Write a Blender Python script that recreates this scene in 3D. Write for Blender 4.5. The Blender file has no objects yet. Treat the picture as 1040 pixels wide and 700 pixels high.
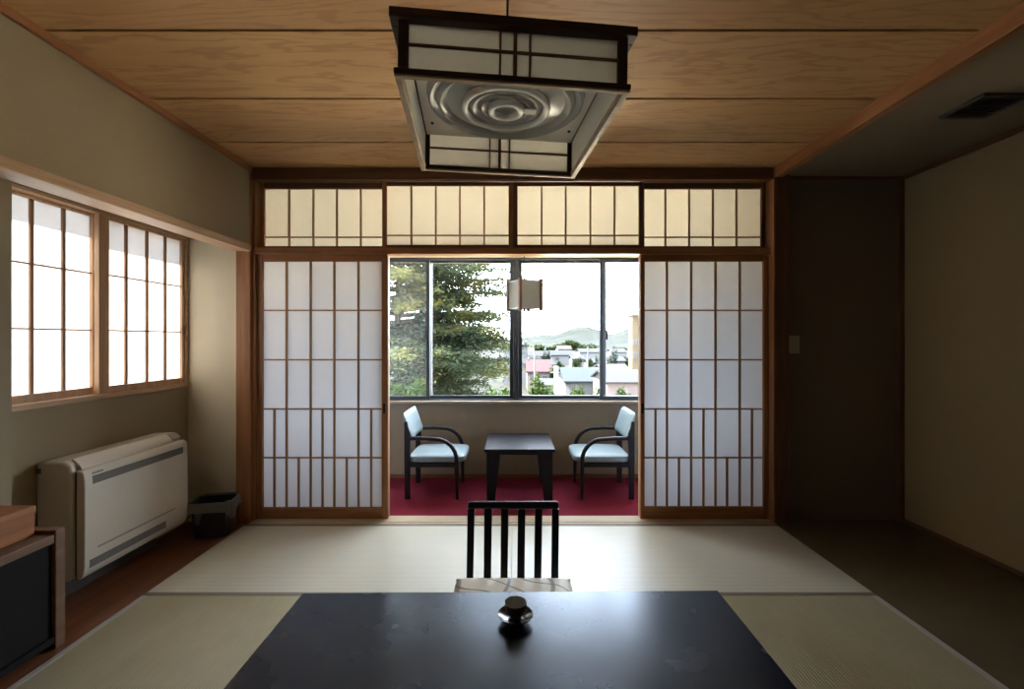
import bpy, math, random
from mathutils import Vector, Matrix
R = math.radians
rnd = random.Random(7)
SC = bpy.context.scene
COL = SC.collection

F, CX, CY, EYE = 467.0, 522.0, 345.0, 1.22
def PX(x, Y): return (x - CX) * Y / F
def PZ(y, Y): return EYE - (y - CY) * Y / F

# ------------------------------------------------------------------ materials
def new_mat(name):
    m = bpy.data.materials.new(name); m.use_nodes = True
    nt = m.node_tree; nt.nodes.clear()
    out = nt.nodes.new('ShaderNodeOutputMaterial')
    return m, nt, out
def N(nt, t, **kw):
    n = nt.nodes.new(t)
    for k, v in kw.items(): setattr(n, k, v)
    return n
def pbsdf(nt, out, col=None, rough=.5, metal=0, spec=.5):
    b = N(nt, 'ShaderNodeBsdfPrincipled')
    if col: b.inputs['Base Color'].default_value = (*col, 1)
    b.inputs['Roughness'].default_value = rough
    b.inputs['Metallic'].default_value = metal
    b.inputs['Specular IOR Level'].default_value = spec
    nt.links.new(b.outputs[0], out.inputs[0])
    return b
def mixcol(nt, fac, a, b):
    m = N(nt, 'ShaderNodeMix', data_type='RGBA')
    for i, v in ((0, fac), (6, a), (7, b)):
        if isinstance(v, tuple): m.inputs[i].default_value = (*v, 1)
        elif isinstance(v, (int, float)): m.inputs[i].default_value = v
        else: nt.links.new(v, m.inputs[i])
    return m.outputs[2]
def ramp(nt, src, stops):
    r = N(nt, 'ShaderNodeValToRGB'); e = r.color_ramp.elements
    while len(e) < len(stops): e.new(.5)
    for q, (p, c) in zip(e, stops):
        q.position = p; q.color = (*c, 1) if isinstance(c, tuple) else (c, c, c, 1)
    nt.links.new(src, r.inputs[0])
    return r.outputs[0]
def coords(nt, scale=(1, 1, 1), kind='Object'):
    t = N(nt, 'ShaderNodeTexCoord'); mp = N(nt, 'ShaderNodeMapping')
    mp.inputs['Scale'].default_value = scale
    nt.links.new(t.outputs[kind], mp.inputs[0])
    return mp.outputs[0]
def noise(nt, vec, scale, detail=4, rough=.55, dist=0):
    n = N(nt, 'ShaderNodeTexNoise')
    n.inputs['Scale'].default_value = scale; n.inputs['Detail'].default_value = detail
    n.inputs['Roughness'].default_value = rough; n.inputs['Distortion'].default_value = dist
    nt.links.new(vec, n.inputs['Vector'])
    return n.outputs['Fac']
def bump(nt, h, b, strength=.2, dist=.01):
    k = N(nt, 'ShaderNodeBump'); k.inputs['Strength'].default_value = strength
    k.inputs['Distance'].default_value = dist
    nt.links.new(h, k.inputs['Height']); nt.links.new(k.outputs[0], b.inputs['Normal'])
def plain(name, col, rough=.5, metal=0, spec=.5, var=.12, scale=30):
    m, nt, out = new_mat(name); b = pbsdf(nt, out, col, rough, metal, spec)
    if var:
        f = noise(nt, coords(nt), scale, 3)
        d = tuple(c * (1 - var) for c in col); l = tuple(min(1, c * (1 + var)) for c in col)
        nt.links.new(mixcol(nt, f, d, l), b.inputs['Base Color'])
    return m
def wood(name, light, dark, axis=2, s=1.0, rough=.45, spec=.35):
    m, nt, out = new_mat(name); b = pbsdf(nt, out, light, rough, 0, spec)
    sc = [26 * s] * 3; sc[axis] = 1.6 * s
    v = coords(nt, tuple(sc))
    f1 = noise(nt, v, 1.0, 5, .6, .4)
    sc2 = [140 * s] * 3; sc2[axis] = 5 * s
    f2 = noise(nt, coords(nt, tuple(sc2)), 1.0, 2, .5)
    c = mixcol(nt, ramp(nt, f1, [(.35, 0.0), (.65, 1.0)]), dark, light)
    c = mixcol(nt, ramp(nt, f2, [(.4, 0.0), (.7, .35)]), c, dark)
    nt.links.new(c, b.inputs['Base Color'])
    bump(nt, f2, b, .08, .002)
    return m
def plaster(name, col, bumpy=.25):
    m, nt, out = new_mat(name); b = pbsdf(nt, out, col, .92, 0, .15)
    v = coords(nt)
    f = noise(nt, v, 2.2, 5, .6); g = noise(nt, v, 260, 3, .6)
    c = mixcol(nt, f, tuple(x * .9 for x in col), tuple(min(1, x * 1.08) for x in col))
    c = mixcol(nt, ramp(nt, g, [(.35, 0.0), (.75, .25)]), c, tuple(x * .7 for x in col))
    nt.links.new(c, b.inputs['Base Color'])
    bump(nt, g, b, bumpy, .003)
    return m
def paper(name, col, trans=.55):
    m, nt, out = new_mat(name)
    v = coords(nt, (1, 1, 1)); f = noise(nt, v, 60, 5, .7)
    c = mixcol(nt, f, tuple(x * .94 for x in col), col)
    d = N(nt, 'ShaderNodeBsdfDiffuse'); t = N(nt, 'ShaderNodeBsdfTranslucent'); mx = N(nt, 'ShaderNodeMixShader')
    nt.links.new(c, d.inputs[0]); nt.links.new(c, t.inputs[0]); mx.inputs[0].default_value = trans
    nt.links.new(d.outputs[0], mx.inputs[1]); nt.links.new(t.outputs[0], mx.inputs[2]); nt.links.new(mx.outputs[0], out.inputs[0])
    return m
def glass(name, tint=(.95, .97, .97), refl=.05):
    m, nt, out = new_mat(name)
    t = N(nt, 'ShaderNodeBsdfTransparent'); t.inputs[0].default_value = (*tint, 1)
    g = N(nt, 'ShaderNodeBsdfGlossy'); g.inputs['Roughness'].default_value = .02
    mx = N(nt, 'ShaderNodeMixShader'); fr = N(nt, 'ShaderNodeFresnel'); fr.inputs[0].default_value = 1.4
    nt.links.new(fr.outputs[0], mx.inputs[0]); nt.links.new(t.outputs[0], mx.inputs[1]); nt.links.new(g.outputs[0], mx.inputs[2])
    nt.links.new(mx.outputs[0], out.inputs[0])
    return m
def netting(name, col, cover):
    m, nt, out = new_mat(name)
    t = N(nt, 'ShaderNodeBsdfTransparent'); d = N(nt, 'ShaderNodeBsdfDiffuse'); d.inputs[0].default_value = (*col, 1)
    mx = N(nt, 'ShaderNodeMixShader'); mx.inputs[0].default_value = cover
    nt.links.new(t.outputs[0], mx.inputs[1]); nt.links.new(d.outputs[0], mx.inputs[2]); nt.links.new(mx.outputs[0], out.inputs[0])
    return m
def tatami(name, axis, ca, cb_, rough, spec):
    """rush mat: fine ridges running along one axis"""
    m, nt, out = new_mat(name); b = pbsdf(nt, out, (.5, .46, .33), rough, 0, spec)
    t = N(nt, 'ShaderNodeTexCoord'); sp = N(nt, 'ShaderNodeSeparateXYZ'); nt.links.new(t.outputs['Object'], sp.inputs[0])
    a = sp.outputs[1 if axis == 0 else 0]          # ridges repeat across this coordinate
    mu = N(nt, 'ShaderNodeMath', operation='MULTIPLY'); mu.inputs[1].default_value = 2 * math.pi / .0125
    nt.links.new(a, mu.inputs[0])
    si = N(nt, 'ShaderNodeMath', operation='SINE'); nt.links.new(mu.outputs[0], si.inputs[0])
    h = N(nt, 'ShaderNodeMath', operation='MULTIPLY_ADD'); h.inputs[1].default_value = .5; h.inputs[2].default_value = .5
    nt.links.new(si.outputs[0], h.inputs[0])
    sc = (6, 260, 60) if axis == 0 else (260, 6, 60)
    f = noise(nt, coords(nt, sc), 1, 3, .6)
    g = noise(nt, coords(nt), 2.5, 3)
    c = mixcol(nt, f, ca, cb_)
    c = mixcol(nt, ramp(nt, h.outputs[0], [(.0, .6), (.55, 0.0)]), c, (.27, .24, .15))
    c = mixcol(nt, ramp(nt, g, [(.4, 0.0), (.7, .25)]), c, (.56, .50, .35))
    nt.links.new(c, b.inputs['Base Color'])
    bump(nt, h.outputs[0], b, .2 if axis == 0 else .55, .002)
    return m
def leafy(name, c1, c2, c3, scale=1.2, trans=.3):
    m, nt, out = new_mat(name)
    v = coords(nt); f = noise(nt, v, scale, 3, .6); g = noise(nt, v, 14, 2)
    c = mixcol(nt, ramp(nt, f, [(.50, 0.0), (.66, 1.0)]), c1, c2)
    c = mixcol(nt, ramp(nt, g, [(.45, 0.0), (.75, .8)]), c, c3)
    d = N(nt, 'ShaderNodeBsdfDiffuse'); t = N(nt, 'ShaderNodeBsdfTranslucent'); mx = N(nt, 'ShaderNodeMixShader'); mx.inputs[0].default_value = trans
    nt.links.new(c, d.inputs[0]); nt.links.new(c, t.inputs[0])
    nt.links.new(d.outputs[0], mx.inputs[1]); nt.links.new(t.outputs[0], mx.inputs[2]); nt.links.new(mx.outputs[0], out.inputs[0])
    return m

M = {}
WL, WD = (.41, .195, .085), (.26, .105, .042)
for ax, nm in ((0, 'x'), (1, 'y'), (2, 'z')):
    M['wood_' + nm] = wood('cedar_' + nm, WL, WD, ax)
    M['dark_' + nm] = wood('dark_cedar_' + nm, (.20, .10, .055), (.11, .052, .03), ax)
M['pale_y'] = wood('pale_cypress_y', (.60, .42, .28), (.44, .28, .17), 1); M['pale_z'] = wood('pale_cypress_z', (.60, .42, .28), (.44, .28, .17), 2)
M['muntin'] = wood('muntin_wood', (.42, .25, .14), (.30, .16, .08), 2, 1.5)
M['plaster'] = plaster('wall_plaster', (.335, .28, .19))
M['plaster_right'] = plaster('ochre_plaster', (.38, .305, .18))
M['plaster_soffit'] = plaster('soffit_board', (.27, .22, .155), .1)
M['plaster_brown'] = plaster('brown_plaster', (.21, .165, .13), .2)
M['plaster_veranda'] = plaster('veranda_plaster', (.27, .235, .185))
M['paper'] = paper('shoji_paper', (.84, .86, .92), .165)
M['paper_side'] = paper('side_window_paper', (.84, .82, .79), .12)
M['paper_cream'] = paper('transom_paper', (.93, .91, .84), .23)
M['paper_lamp'] = paper('lamp_paper', (.95, .94, .90), .5)
M['tatami_x'] = tatami('rush_x', 0, (.49, .46, .36), (.67, .64, .54), .38, .75); M['tatami_y'] = tatami('rush_y', 1, (.29, .245, .14), (.44, .38, .245), .6, .3)  # far rush paler, near rush darker: weave sheen put into the colours
M['heri_sheen'] = plain('mat_border_sheen_cloth', (.40, .385, .35), .5, scale=300)  # near-mat border cloth lightened, a sheen put into its colour
M['heri'] = plain('mat_border_cloth', (.19, .16, .115), .6, scale=300)
M['floorwood'] = wood('red_brown_floor', (.23, .085, .038), (.13, .045, .02), 1, .8, .28, .5)
M['table'] = None
M['black'] = plain('black_lacquer', (.011, .011, .013), .38, 0, .25, .1)
M['dark_chair'] = plain('charcoal_wood', (.011, .009, .012), .45, 0, .2, .2)
M['alu'] = plain('dark_aluminium', (.045, .055, .07), .4, .3, .5, .05)
M['alu_light'] = plain('grey_aluminium', (.35, .37, .40), .4, .5, .5, .05)
M['upholstery'] = plain('pale_blue_vinyl', (.205, .265, .28), .5, 0, .5, .06, 40)
M['ac'] = plain('ivory_plastic', (.62, .575, .49), .42, 0, .5, .03)
M['ac_dark'] = plain('grey_slot', (.10, .09, .08), .6, 0, .3, .05)
M['ac_grey'] = plain('warm_grey_plastic', (.30, .27, .23), .5, 0, .4, .05)
M['bin'] = plain('black_bin_plastic', (.018, .018, .02), .4)
M['bag'] = plain('grey_bin_liner', (.15, .145, .14), .35, 0, .5, .3, 40)
M['switch'] = plain('beige_switch_plastic', (.50, .44, .34), .4, 0, .5, .03)
M['glass'] = glass('window_glass')
M['screen'] = netting('insect_screen', (.40, .42, .42), .12)
M['vent'] = plain('brown_vent_metal', (.05, .045, .04), .5)
M['cord'] = plain('black_cord', (.02, .02, .02), .5)
M['cup_out'] = plain('iron_glaze', (.03, .028, .025), .35, 0, .5, .3, 80)
M['cup_in'] = plain('ash_glaze', (.40, .385, .33), .3, 0, .5, .1, 80)
M['saucer'] = plain('dark_lacquer', (.035, .018, .018), .14, 0, .4, .1)
m, nt, out = new_mat('clear_acrylic')
t_ = N(nt, 'ShaderNodeBsdfTransparent'); t_.inputs[0].default_value = (.95, .95, .94, 1); b = N(nt, 'ShaderNodeBsdfPrincipled'); b.inputs['Base Color'].default_value = (.62, .62, .60, 1); b.inputs['Roughness'].default_value = .16
lw = N(nt, 'ShaderNodeLayerWeight'); lw.inputs[0].default_value = .45; mx = N(nt, 'ShaderNodeMixShader'); nt.links.new(ramp(nt, lw.outputs['Facing'], [(0.0, .30), (.7, .9)]), mx.inputs[0])
nt.links.new(t_.outputs[0], mx.inputs[1]); nt.links.new(b.outputs[0], mx.inputs[2]); nt.links.new(mx.outputs[0], out.inputs[0]); M['acrylic'] = m
M['tube'] = plain('fluorescent_tube_off', (.75, .75, .72), .25, 0, .5, .02)
M['reflector'] = plain('white_reflector_plate', (.80, .77, .70), .5, 0, .4, .03)
M['lamp_wood'] = wood('lamp_dark_wood', (.075, .036, .022), (.040, .020, .013), 0)
M['lamp_wood_pale'] = wood('lamp_pale_wood', (.48, .36, .22), (.36, .25, .14), 0)
M['cab'] = wood('cabinet_wood', (.20, .105, .055), (.12, .06, .03), 1, 1, .5)
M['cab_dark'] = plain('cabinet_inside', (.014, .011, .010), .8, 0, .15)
M['box_wood'] = wood('orange_wood', (.42, .17, .06), (.28, .10, .035), 1, 1, .5)

# carpet
m, nt, out = new_mat('red_carpet_pile'); b = pbsdf(nt, out, (.2, .02, .05), .95, 0, .1)
g = noise(nt, coords(nt), 400, 3, .7); h = noise(nt, coords(nt), 5, 3)
c = mixcol(nt, g, (.12, .010, .021), (.23, .023, .042)); c = mixcol(nt, ramp(nt, h, [(.4, 0.0), (.7, .3)]), c, (.165, .015, .03))
nt.links.new(c, b.inputs['Base Color']); bump(nt, g, b, .5, .004); M['carpet'] = m
# lacquered table with wiped smears in its gloss
m, nt, out = new_mat('table_lacquer'); b = pbsdf(nt, out, (.012, .013, .018), .25, 0, .6); b.inputs['Specular Tint'].default_value = (.62, .77, 1, 1)
v = coords(nt); f = noise(nt, v, 4, 2, .5, 0); g = noise(nt, v, 22, 2, .5)
mx = N(nt, 'ShaderNodeMath', operation='MULTIPLY_ADD'); mx.inputs[1].default_value = .16; mx.inputs[2].default_value = .17
nt.links.new(f, mx.inputs[0]); ad = N(nt, 'ShaderNodeMath', operation='MULTIPLY_ADD'); ad.inputs[1].default_value = .03
nt.links.new(g, ad.inputs[0]); nt.links.new(mx.outputs[0], ad.inputs[2]); nt.links.new(ad.outputs[0], b.inputs['Roughness'])
b.inputs['Base Color'].default_value = (.008, .010, .020, 1); M['table'] = m
# ceiling boards: cathedral grain, each board its own tone
m, nt, out = new_mat('cedar_ceiling_board'); b = pbsdf(nt, out, (.5, .3, .15), .5, 0, .3)
t = N(nt, 'ShaderNodeTexCoord'); sp = N(nt, 'ShaderNodeSeparateXYZ'); nt.links.new(t.outputs['Object'], sp.inputs[0])
md = N(nt, 'ShaderNodeMath', operation='MULTIPLY_ADD'); md.inputs[1].default_value = 1 / .485; md.inputs[2].default_value = -1.71 / .485 + 20
nt.links.new(sp.outputs[1], md.inputs[0])
fl = N(nt, 'ShaderNodeMath', operation='FLOOR'); nt.links.new(md.outputs[0], fl.inputs[0])
fr = N(nt, 'ShaderNodeMath', operation='FRACT'); nt.links.new(md.outputs[0], fr.inputs[0])
sx = N(nt, 'ShaderNodeMath', operation='MULTIPLY'); sx.inputs[1].default_value = .34; nt.links.new(sp.outputs[0], sx.inputs[0])
ofs = N(nt, 'ShaderNodeMath', operation='MULTIPLY'); ofs.inputs[1].default_value = 7.31; nt.links.new(fl.outputs[0], ofs.inputs[0])
cv = N(nt, 'ShaderNodeCombineXYZ'); nt.links.new(sx.outputs[0], cv.inputs[0]); nt.links.new(fr.outputs[0], cv.inputs[1]); nt.links.new(ofs.outputs[0], cv.inputs[2])
nz = noise(nt, cv.outputs[0], 2.2, 4, .55, .3)
rg = N(nt, 'ShaderNodeMath', operation='MULTIPLY'); rg.inputs[1].default_value = 60; nt.links.new(nz, rg.inputs[0])
# rings follow the noise field, stretched along the board; tighter near its edges
ab = N(nt, 'ShaderNodeMath', operation='MULTIPLY_ADD'); ab.inputs[1].default_value = 36; nt.links.new(fr.outputs[0], ab.inputs[0]); nt.links.new(rg.outputs[0], ab.inputs[2])
sn = N(nt, 'ShaderNodeMath', operation='SINE'); nt.links.new(ab.outputs[0], sn.inputs[0])
fine = noise(nt, coords(nt, (9, 300, 9)), 1, 3, .6); broad = noise(nt, coords(nt, (1.2, 14, 1)), 1, 4, .6)
wn = N(nt, 'ShaderNodeTexWhiteNoise', noise_dimensions='1D'); nt.links.new(fl.outputs[0], wn.inputs['W'])
c = mixcol(nt, broad, (.48, .275, .115), (.62, .385, .175))
c = mixcol(nt, ramp(nt, sn.outputs[0], [(.5, 0.0), (.95, .5)]), c, (.33, .165, .065))
c = mixcol(nt, ramp(nt, fine, [(.4, 0.0), (.75, .3)]), c, (.38, .21, .095))
c = mixcol(nt, ramp(nt, wn.outputs['Value'], [(0.0, 0.0), (1.0, .25)]), c, (.42, .23, .11))
nt.links.new(c, b.inputs['Base Color']); M['ceiling'] = m
# cushion: beige cloth with loose brush lines
m, nt, out = new_mat('cushion_cloth'); b = pbsdf(nt, out, (.5, .42, .32), .6, 0, .5)
w = N(nt, 'ShaderNodeTexWave', bands_direction='DIAGONAL'); w.inputs['Scale'].default_value = 3.2; w.inputs['Distortion'].default_value = 6; w.inputs['Detail'].default_value = 1; w.inputs['Detail Scale'].default_value = 1.2
nt.links.new(coords(nt), w.inputs['Vector'])
w2 = N(nt, 'ShaderNodeTexWave', bands_direction='X'); w2.inputs['Scale'].default_value = 1.7; w2.inputs['Distortion'].default_value = 9; w2.inputs['Detail'].default_value = .5; w2.inputs['Detail Scale'].default_value = .8
nt.links.new(coords(nt), w2.inputs['Vector'])
c = mixcol(nt, noise(nt, coords(nt), 12, 3), (.70, .61, .47), (.82, .74, .60))
c = mixcol(nt, ramp(nt, w.outputs['Fac'], [(.0, .9), (.035, 0.0)]), c, (.12, .08, .06))
c = mixcol(nt, ramp(nt, w2.outputs['Fac'], [(.965, 0.0), (.995, .8)]), c, (.16, .11, .09))
nt.links.new(c, b.inputs['Base Color']); M['cushion'] = m
# outside
M['needles'] = leafy('conifer_needles', (0.0281, 0.0392, 0.0224), (0.0786, 0.0711, 0.0165), (0.0413, 0.0559, 0.0300), .9)
M['leaf_bright'] = leafy('fresh_leaves', (0.0185, 0.0331, 0.0080), (0.0345, 0.0450, 0.0119), (0.0265, 0.0398, 0.0133), 1.5)
M['leaf_mid'] = leafy('far_tree_leaves', (0.0122, 0.0194, 0.0071), (0.0204, 0.0255, 0.0102), (0.0102, 0.0173, 0.0071), .3)
M['leaf_dark'] = leafy('dark_tree_leaves', (0.0057, 0.0112, 0.0061), (0.0102, 0.0153, 0.0071), (0.0061, 0.0122, 0.0061), .4)
M['bark'] = wood('bark', (0.0425, 0.0325, 0.0250), (0.0250, 0.0175, 0.0140), 2, .4, .9)
m, nt, out = new_mat('wooded_hillside'); b = pbsdf(nt, out, (.1, .15, .1), .95, 0, .1)
f = noise(nt, coords(nt, (1, .22, 1)), .055, 6, .75); g = noise(nt, coords(nt), .012, 3)
c = mixcol(nt, ramp(nt, f, [(.42, 0.0), (.58, 1.0)]), (.0020, .0036, .0026), (.0062, .0078, .0054)); c = mixcol(nt, ramp(nt, g, [(.45, 0.0), (.6, .7)]), c, (.0058, .0070, .0040))
nt.links.new(c, b.inputs['Base Color']); M['hill'] = m
M['bounce_yard'] = plain('pale_bounce_yard', (.74, .62, .44), .9, 0, .2, .1, .6)
M['ground'] = plain('town_ground', (0.0100, 0.0104, 0.0077), .9, 0, .1, .5, .08)
def ext(name, col): return plain(name, col, .7, 0, .2, .08, 1)
M['roof_red'] = ext('red_roof', (0.0165, 0.0026, 0.0032)); M['roof_blue'] = ext('pale_blue_roof', (0.0030, 0.0056, 0.0080)); M['roof_mauve'] = ext('mauve_roof', (0.0044, 0.0034, 0.0040))
M['roof_grey'] = ext('grey_roof', (0.0030, 0.0032, 0.0035)); M['roof_orange'] = ext('orange_roof', (0.0081, 0.0037, 0.0026))
M['wall_white'] = ext('white_wall', (0.0890, 0.0890, 0.0890)); M['wall_beige'] = ext('beige_wall', (0.0523, 0.0388, 0.0211)); M['wall_grey'] = ext('grey_wall', (0.0543, 0.0559, 0.0595)); M['wall_pink'] = ext('pink_wall', (0.0644, 0.0510, 0.0510))
M['ext_window'] = plain('dull_house_window', (0.0076, 0.0091, 0.0113), .3, 0, .5, 0)
M['pole'] = ext('grey_concrete_pole', (.05, .05, .05))
M['ext_wall'] = ext('outer_render', (.5, .48, .44))

# ------------------------------------------------------------------ mesh helpers
class MB:
    def __init__(s): s.v = []; s.f = []
    def add(s, vs, fs):
        n = len(s.v); s.v += [tuple(p) for p in vs]; s.f += [tuple(i + n for i in q) for q in fs]; return s
    def box(s, x0, x1, y0, y1, z0, z1):
        x0, x1 = sorted((x0, x1)); y0, y1 = sorted((y0, y1)); z0, z1 = sorted((z0, z1))
        return s.hexa([(x0, y0, z0), (x1, y0, z0), (x1, y1, z0), (x0, y1, z0), (x0, y0, z1), (x1, y0, z1), (x1, y1, z1), (x0, y1, z1)])
    def hexa(s, p): return s.add(p, [(0, 3, 2, 1), (4, 5, 6, 7), (0, 1, 5, 4), (1, 2, 6, 5), (2, 3, 7, 6), (3, 0, 4, 7)])
    def quad(s, a, b, c, d): return s.add([a, b, c, d], [(0, 1, 2, 3)])
    def prism(s, poly, axis, a, b):
        """poly: 2-D points in the two other axes (cyclic order x,y,z)"""
        def mk(p, t):
            q = [0, 0, 0]; q[axis] = t; o = [i for i in range(3) if i != axis]; q[o[0]], q[o[1]] = p; return tuple(q)
        n = len(poly)
        s.add([mk(p, a) for p in poly] + [mk(p, b) for p in poly],
              [tuple(range(n))[::-1], tuple(range(n, 2 * n))] + [(i, (i + 1) % n, n + (i + 1) % n, n + i) for i in range(n)])
        return s
    def lathe(s, c, prof, n=32):
        vs = []; fs = []; k = len(prof)
        for i in range(n):
            a = 2 * math.pi * i / n
            for r, z in prof: vs.append((c[0] + r * math.cos(a), c[1] + r * math.sin(a), c[2] + z))
        for i in range(n):
            for j in range(k - 1):
                fs.append((i * k + j, ((i + 1) % n) * k + j, ((i + 1) % n) * k + j + 1, i * k + j + 1))
        return s.add(vs, fs)
    def tube(s, pts, r, n=10, ry=None, closed=False):
        """pts swept with radius r (number or list); ry = second radius along the 'up' side"""
        pts = [Vector(p) for p in pts]; k = len(pts)
        rr = r if isinstance(r, (list, tuple)) else [r] * k
        vs = []; fs = []; side = None
        for i, p in enumerate(pts):
            if closed: d = pts[(i + 1) % k] - pts[i - 1]
            else: d = pts[min(i + 1, k - 1)] - pts[max(i - 1, 0)]
            d.normalize()
            if side is None:
                side = d.cross(Vector((0, 0, 1)))
                if side.length < .01: side = Vector((0, 1, 0)) if abs(d.y) < .9 else Vector((1, 0, 0))
            side = side - d * side.dot(d); side.normalize(); up = side.cross(d)
            for j in range(n):
                a = 2 * math.pi * j / n
                vs.append(p + side * math.cos(a) * rr[i] + up * math.sin(a) * (rr[i] if ry is None else ry))
        for i in range(k if closed else k - 1):
            for j in range(n):
                a, b2 = i * n + j, i * n + (j + 1) % n; c2, d2 = ((i + 1) % k) * n + (j + 1) % n, ((i + 1) % k) * n + j
                fs.append((a, b2, c2, d2))
        if not closed: fs += [tuple(range(n))[::-1], tuple(range((k - 1) * n, k * n))]
        return s.add(vs, fs)
    def roundbox(s, x0, x1, y0, y1, z0, z1, e=.5, n=14, crown=0):
        """soft block: a superellipsoid stretched to the box"""
        c = Vector(((x0 + x1) / 2, (y0 + y1) / 2, (z0 + z1) / 2)); h = ((x1 - x0) / 2, (y1 - y0) / 2, (z1 - z0) / 2)
        vs = []; fs = []; ax = e if isinstance(e, tuple) else (e, e)
        def sp(t, p): return math.copysign(abs(t) ** p, t)
        m2 = n * 2
        for i in range(n + 1):
            la = -math.pi / 2 + math.pi * i / n
            for j in range(m2 * 2):
                lo = 2 * math.pi * j / (m2 * 2)
                cl = sp(math.cos(la), ax[1])
                vs.append((c.x + h[0] * cl * sp(math.cos(lo), ax[0]), c.y + h[1] * cl * sp(math.sin(lo), ax[0]), c.z + h[2] * sp(math.sin(la), ax[1])))
        w = m2 * 2
        for i in range(n):
            for j in range(w): fs.append((i * w + j, i * w + (j + 1) % w, (i + 1) * w + (j + 1) % w, (i + 1) * w + j))
        return s.add(vs, fs)
ORG = {}
def tag(o, label=None, cat=None, group=None, kind=None):
    for k, v in (('label', label), ('category', cat), ('group', group), ('kind', kind)):
        if v: o[k] = v
    return o
def thing(name, loc, label, cat, group=None, kind=None, rotz=0):
    o = bpy.data.objects.new(name, None); COL.objects.link(o); o.location = loc; o.rotation_euler.z = rotz
    o.empty_display_size = .1; ORG[o.name] = Vector(loc) if not rotz else Vector((0, 0, 0))
    return tag(o, label, cat, group, kind)
def put(name, mb, mat, parent=None, bevel=0, smooth=False, local=False, base=None, seg=2):
    if parent is not None: org = Vector((0, 0, 0)) if local else ORG[parent.name]
    elif base is not None: org = Vector(base)
    else: org = Vector((0, 0, 0))
    me = bpy.data.meshes.new(name)
    me.from_pydata([(p[0] - org.x, p[1] - org.y, p[2] - org.z) for p in mb.v], [], mb.f)
    me.validate()
    if smooth:
        me.polygons.foreach_set('use_smooth', [True] * len(me.polygons))
        me.set_sharp_from_angle(angle=R(40))
    for m_ in (mat if isinstance(mat, (list, tuple)) else [mat]): me.materials.append(m_)
    o = bpy.data.objects.new(name, me); COL.objects.link(o)
    if parent is not None: o.parent = parent
    else: o.location = org
    ORG[o.name] = org
    if bevel:
        b_ = o.modifiers.new('bevel', 'BEVEL'); b_.width = bevel; b_.segments = seg; b_.limit_method = 'ANGLE'; b_.angle_limit = R(40)
    return o
def structure(name, mb, mat, label, cat, parent=None, bevel=0):
    return tag(put(name, mb, mat, parent, bevel), label, cat, None, 'structure')
def copy_tree(o, parent=None):
    c = o.copy(); COL.objects.link(c); c.parent = parent
    ORG[c.name] = ORG.get(o.name, Vector((0, 0, 0)))
    for ch in o.children: copy_tree(ch, c)
    return c

# ------------------------------------------------------------------ the room shell
XL, XW, XR, XA = -1.76, -2.19, 1.735, 2.62           # upper left wall, window wall, right beam, alcove wall
YS, YB, ZC, ZS = 3.11, -1.6, 2.37, 2.32              # shoji plane, wall behind, ceiling, alcove soffit
YV0, YV1, ZV = 3.17, 4.12, -.015                     # veranda

fl = MB(); fl.box(XW - .1, XA + .1, YB - .1, YV1 + .1, -.25, -.06)
structure('floor', fl, M['floorwood'], 'bare subfloor under the straw mats', 'floor')
rf = MB(); rf.box(XW, -1.775, YB, 3.09, -.06, -.005)
n = 5
structure('floor_recess', rf, M['floorwood'], 'red-brown board floor strip in the window recess at left', 'floor')

# ceiling boards with dark open joints
cb = MB()
y = 1.71 - 7 * .485
while y < 3.1:
    cb.box(XL - .02, XR + .05, max(y + .0075, YB), min(y + .485 - .0075, 3.15), ZC, ZC + .02); y += .485
structure('ceiling', cb, M['ceiling'], 'wide cedar board ceiling with dark open joints', 'ceiling')
ct = MB(); ct.box(XW - .2, XA + .2, YB - .1, YV1 + .12, ZC + .03, ZC + .10)
structure('ceiling_backing', ct, M['cab_dark'], 'dark backing above the ceiling boards', 'ceiling')

# left: upper wall, lintel rail, recess
u = MB(); u.box(XL - .11, XL, YB, 3.06, 1.85, ZC)
structure('wall_left', u, M['plaster'], 'olive plaster upper wall over the window recess at left', 'wall')
k = MB(); k.box(XL - .11, XL + .012, YB, 3.06, 1.808, 1.85)
structure('trim_1', k, M['pale_y'], 'pale wooden lintel rail under the upper left wall', 'trim', bevel=.003)
t = MB(); t.box(XL, XL + .022, YB, 3.06, ZC - .034, ZC); 
structure('trim_2', t, M['wood_y'], 'cedar cornice strip where left wall meets the ceiling', 'trim', bevel=.003)
rc = MB(); rc.box(XW - .1, XL - .11, YB, 3.09, 1.92, 1.95)
structure('ceiling_recess', rc, M['plaster_soffit'], 'small lowered ceiling of the left window recess', 'ceiling')
WY0, WY1, WZ0, WZ1 = 1.80, 3.085, .905, 1.905
w = MB(); w.box(XW - .10, XW, YB, 3.2, -.25, WZ0); w.box(XW - .10, XW, YB, 3.2, WZ1, ZC + .1); w.box(XW - .10, XW, YB, WY0, WZ0, WZ1); w.box(XW - .10, XW, WY1, 3.2, WZ0, WZ1)
structure('wall_window', w, M['plaster'], 'plaster wall of the left recess around the paper window', 'wall')
w = MB(); w.box(XW, -2.10, 1.2, 1.923, -.06, 1.92)
structure('wall_pier', w, M['plaster'], 'narrow plaster pier beside the paper window, at the left picture edge', 'wall')
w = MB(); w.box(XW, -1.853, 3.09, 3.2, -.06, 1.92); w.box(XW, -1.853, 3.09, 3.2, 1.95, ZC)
structure('wall_recess', w, plaster('plaster_window_lit', (.70, .635, .49)), 'lightened plaster end wall of the left recess above the waste bin', 'wall')  # same plaster made lighter; window light put into its colour
p = MB(); p.box(-1.853, -1.757, 3.062, 3.175, -.06, ZC)
structure('trim_3', p, M['wood_z'], 'cedar corner post left of the sliding screens', 'post', bevel=.004)
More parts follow.
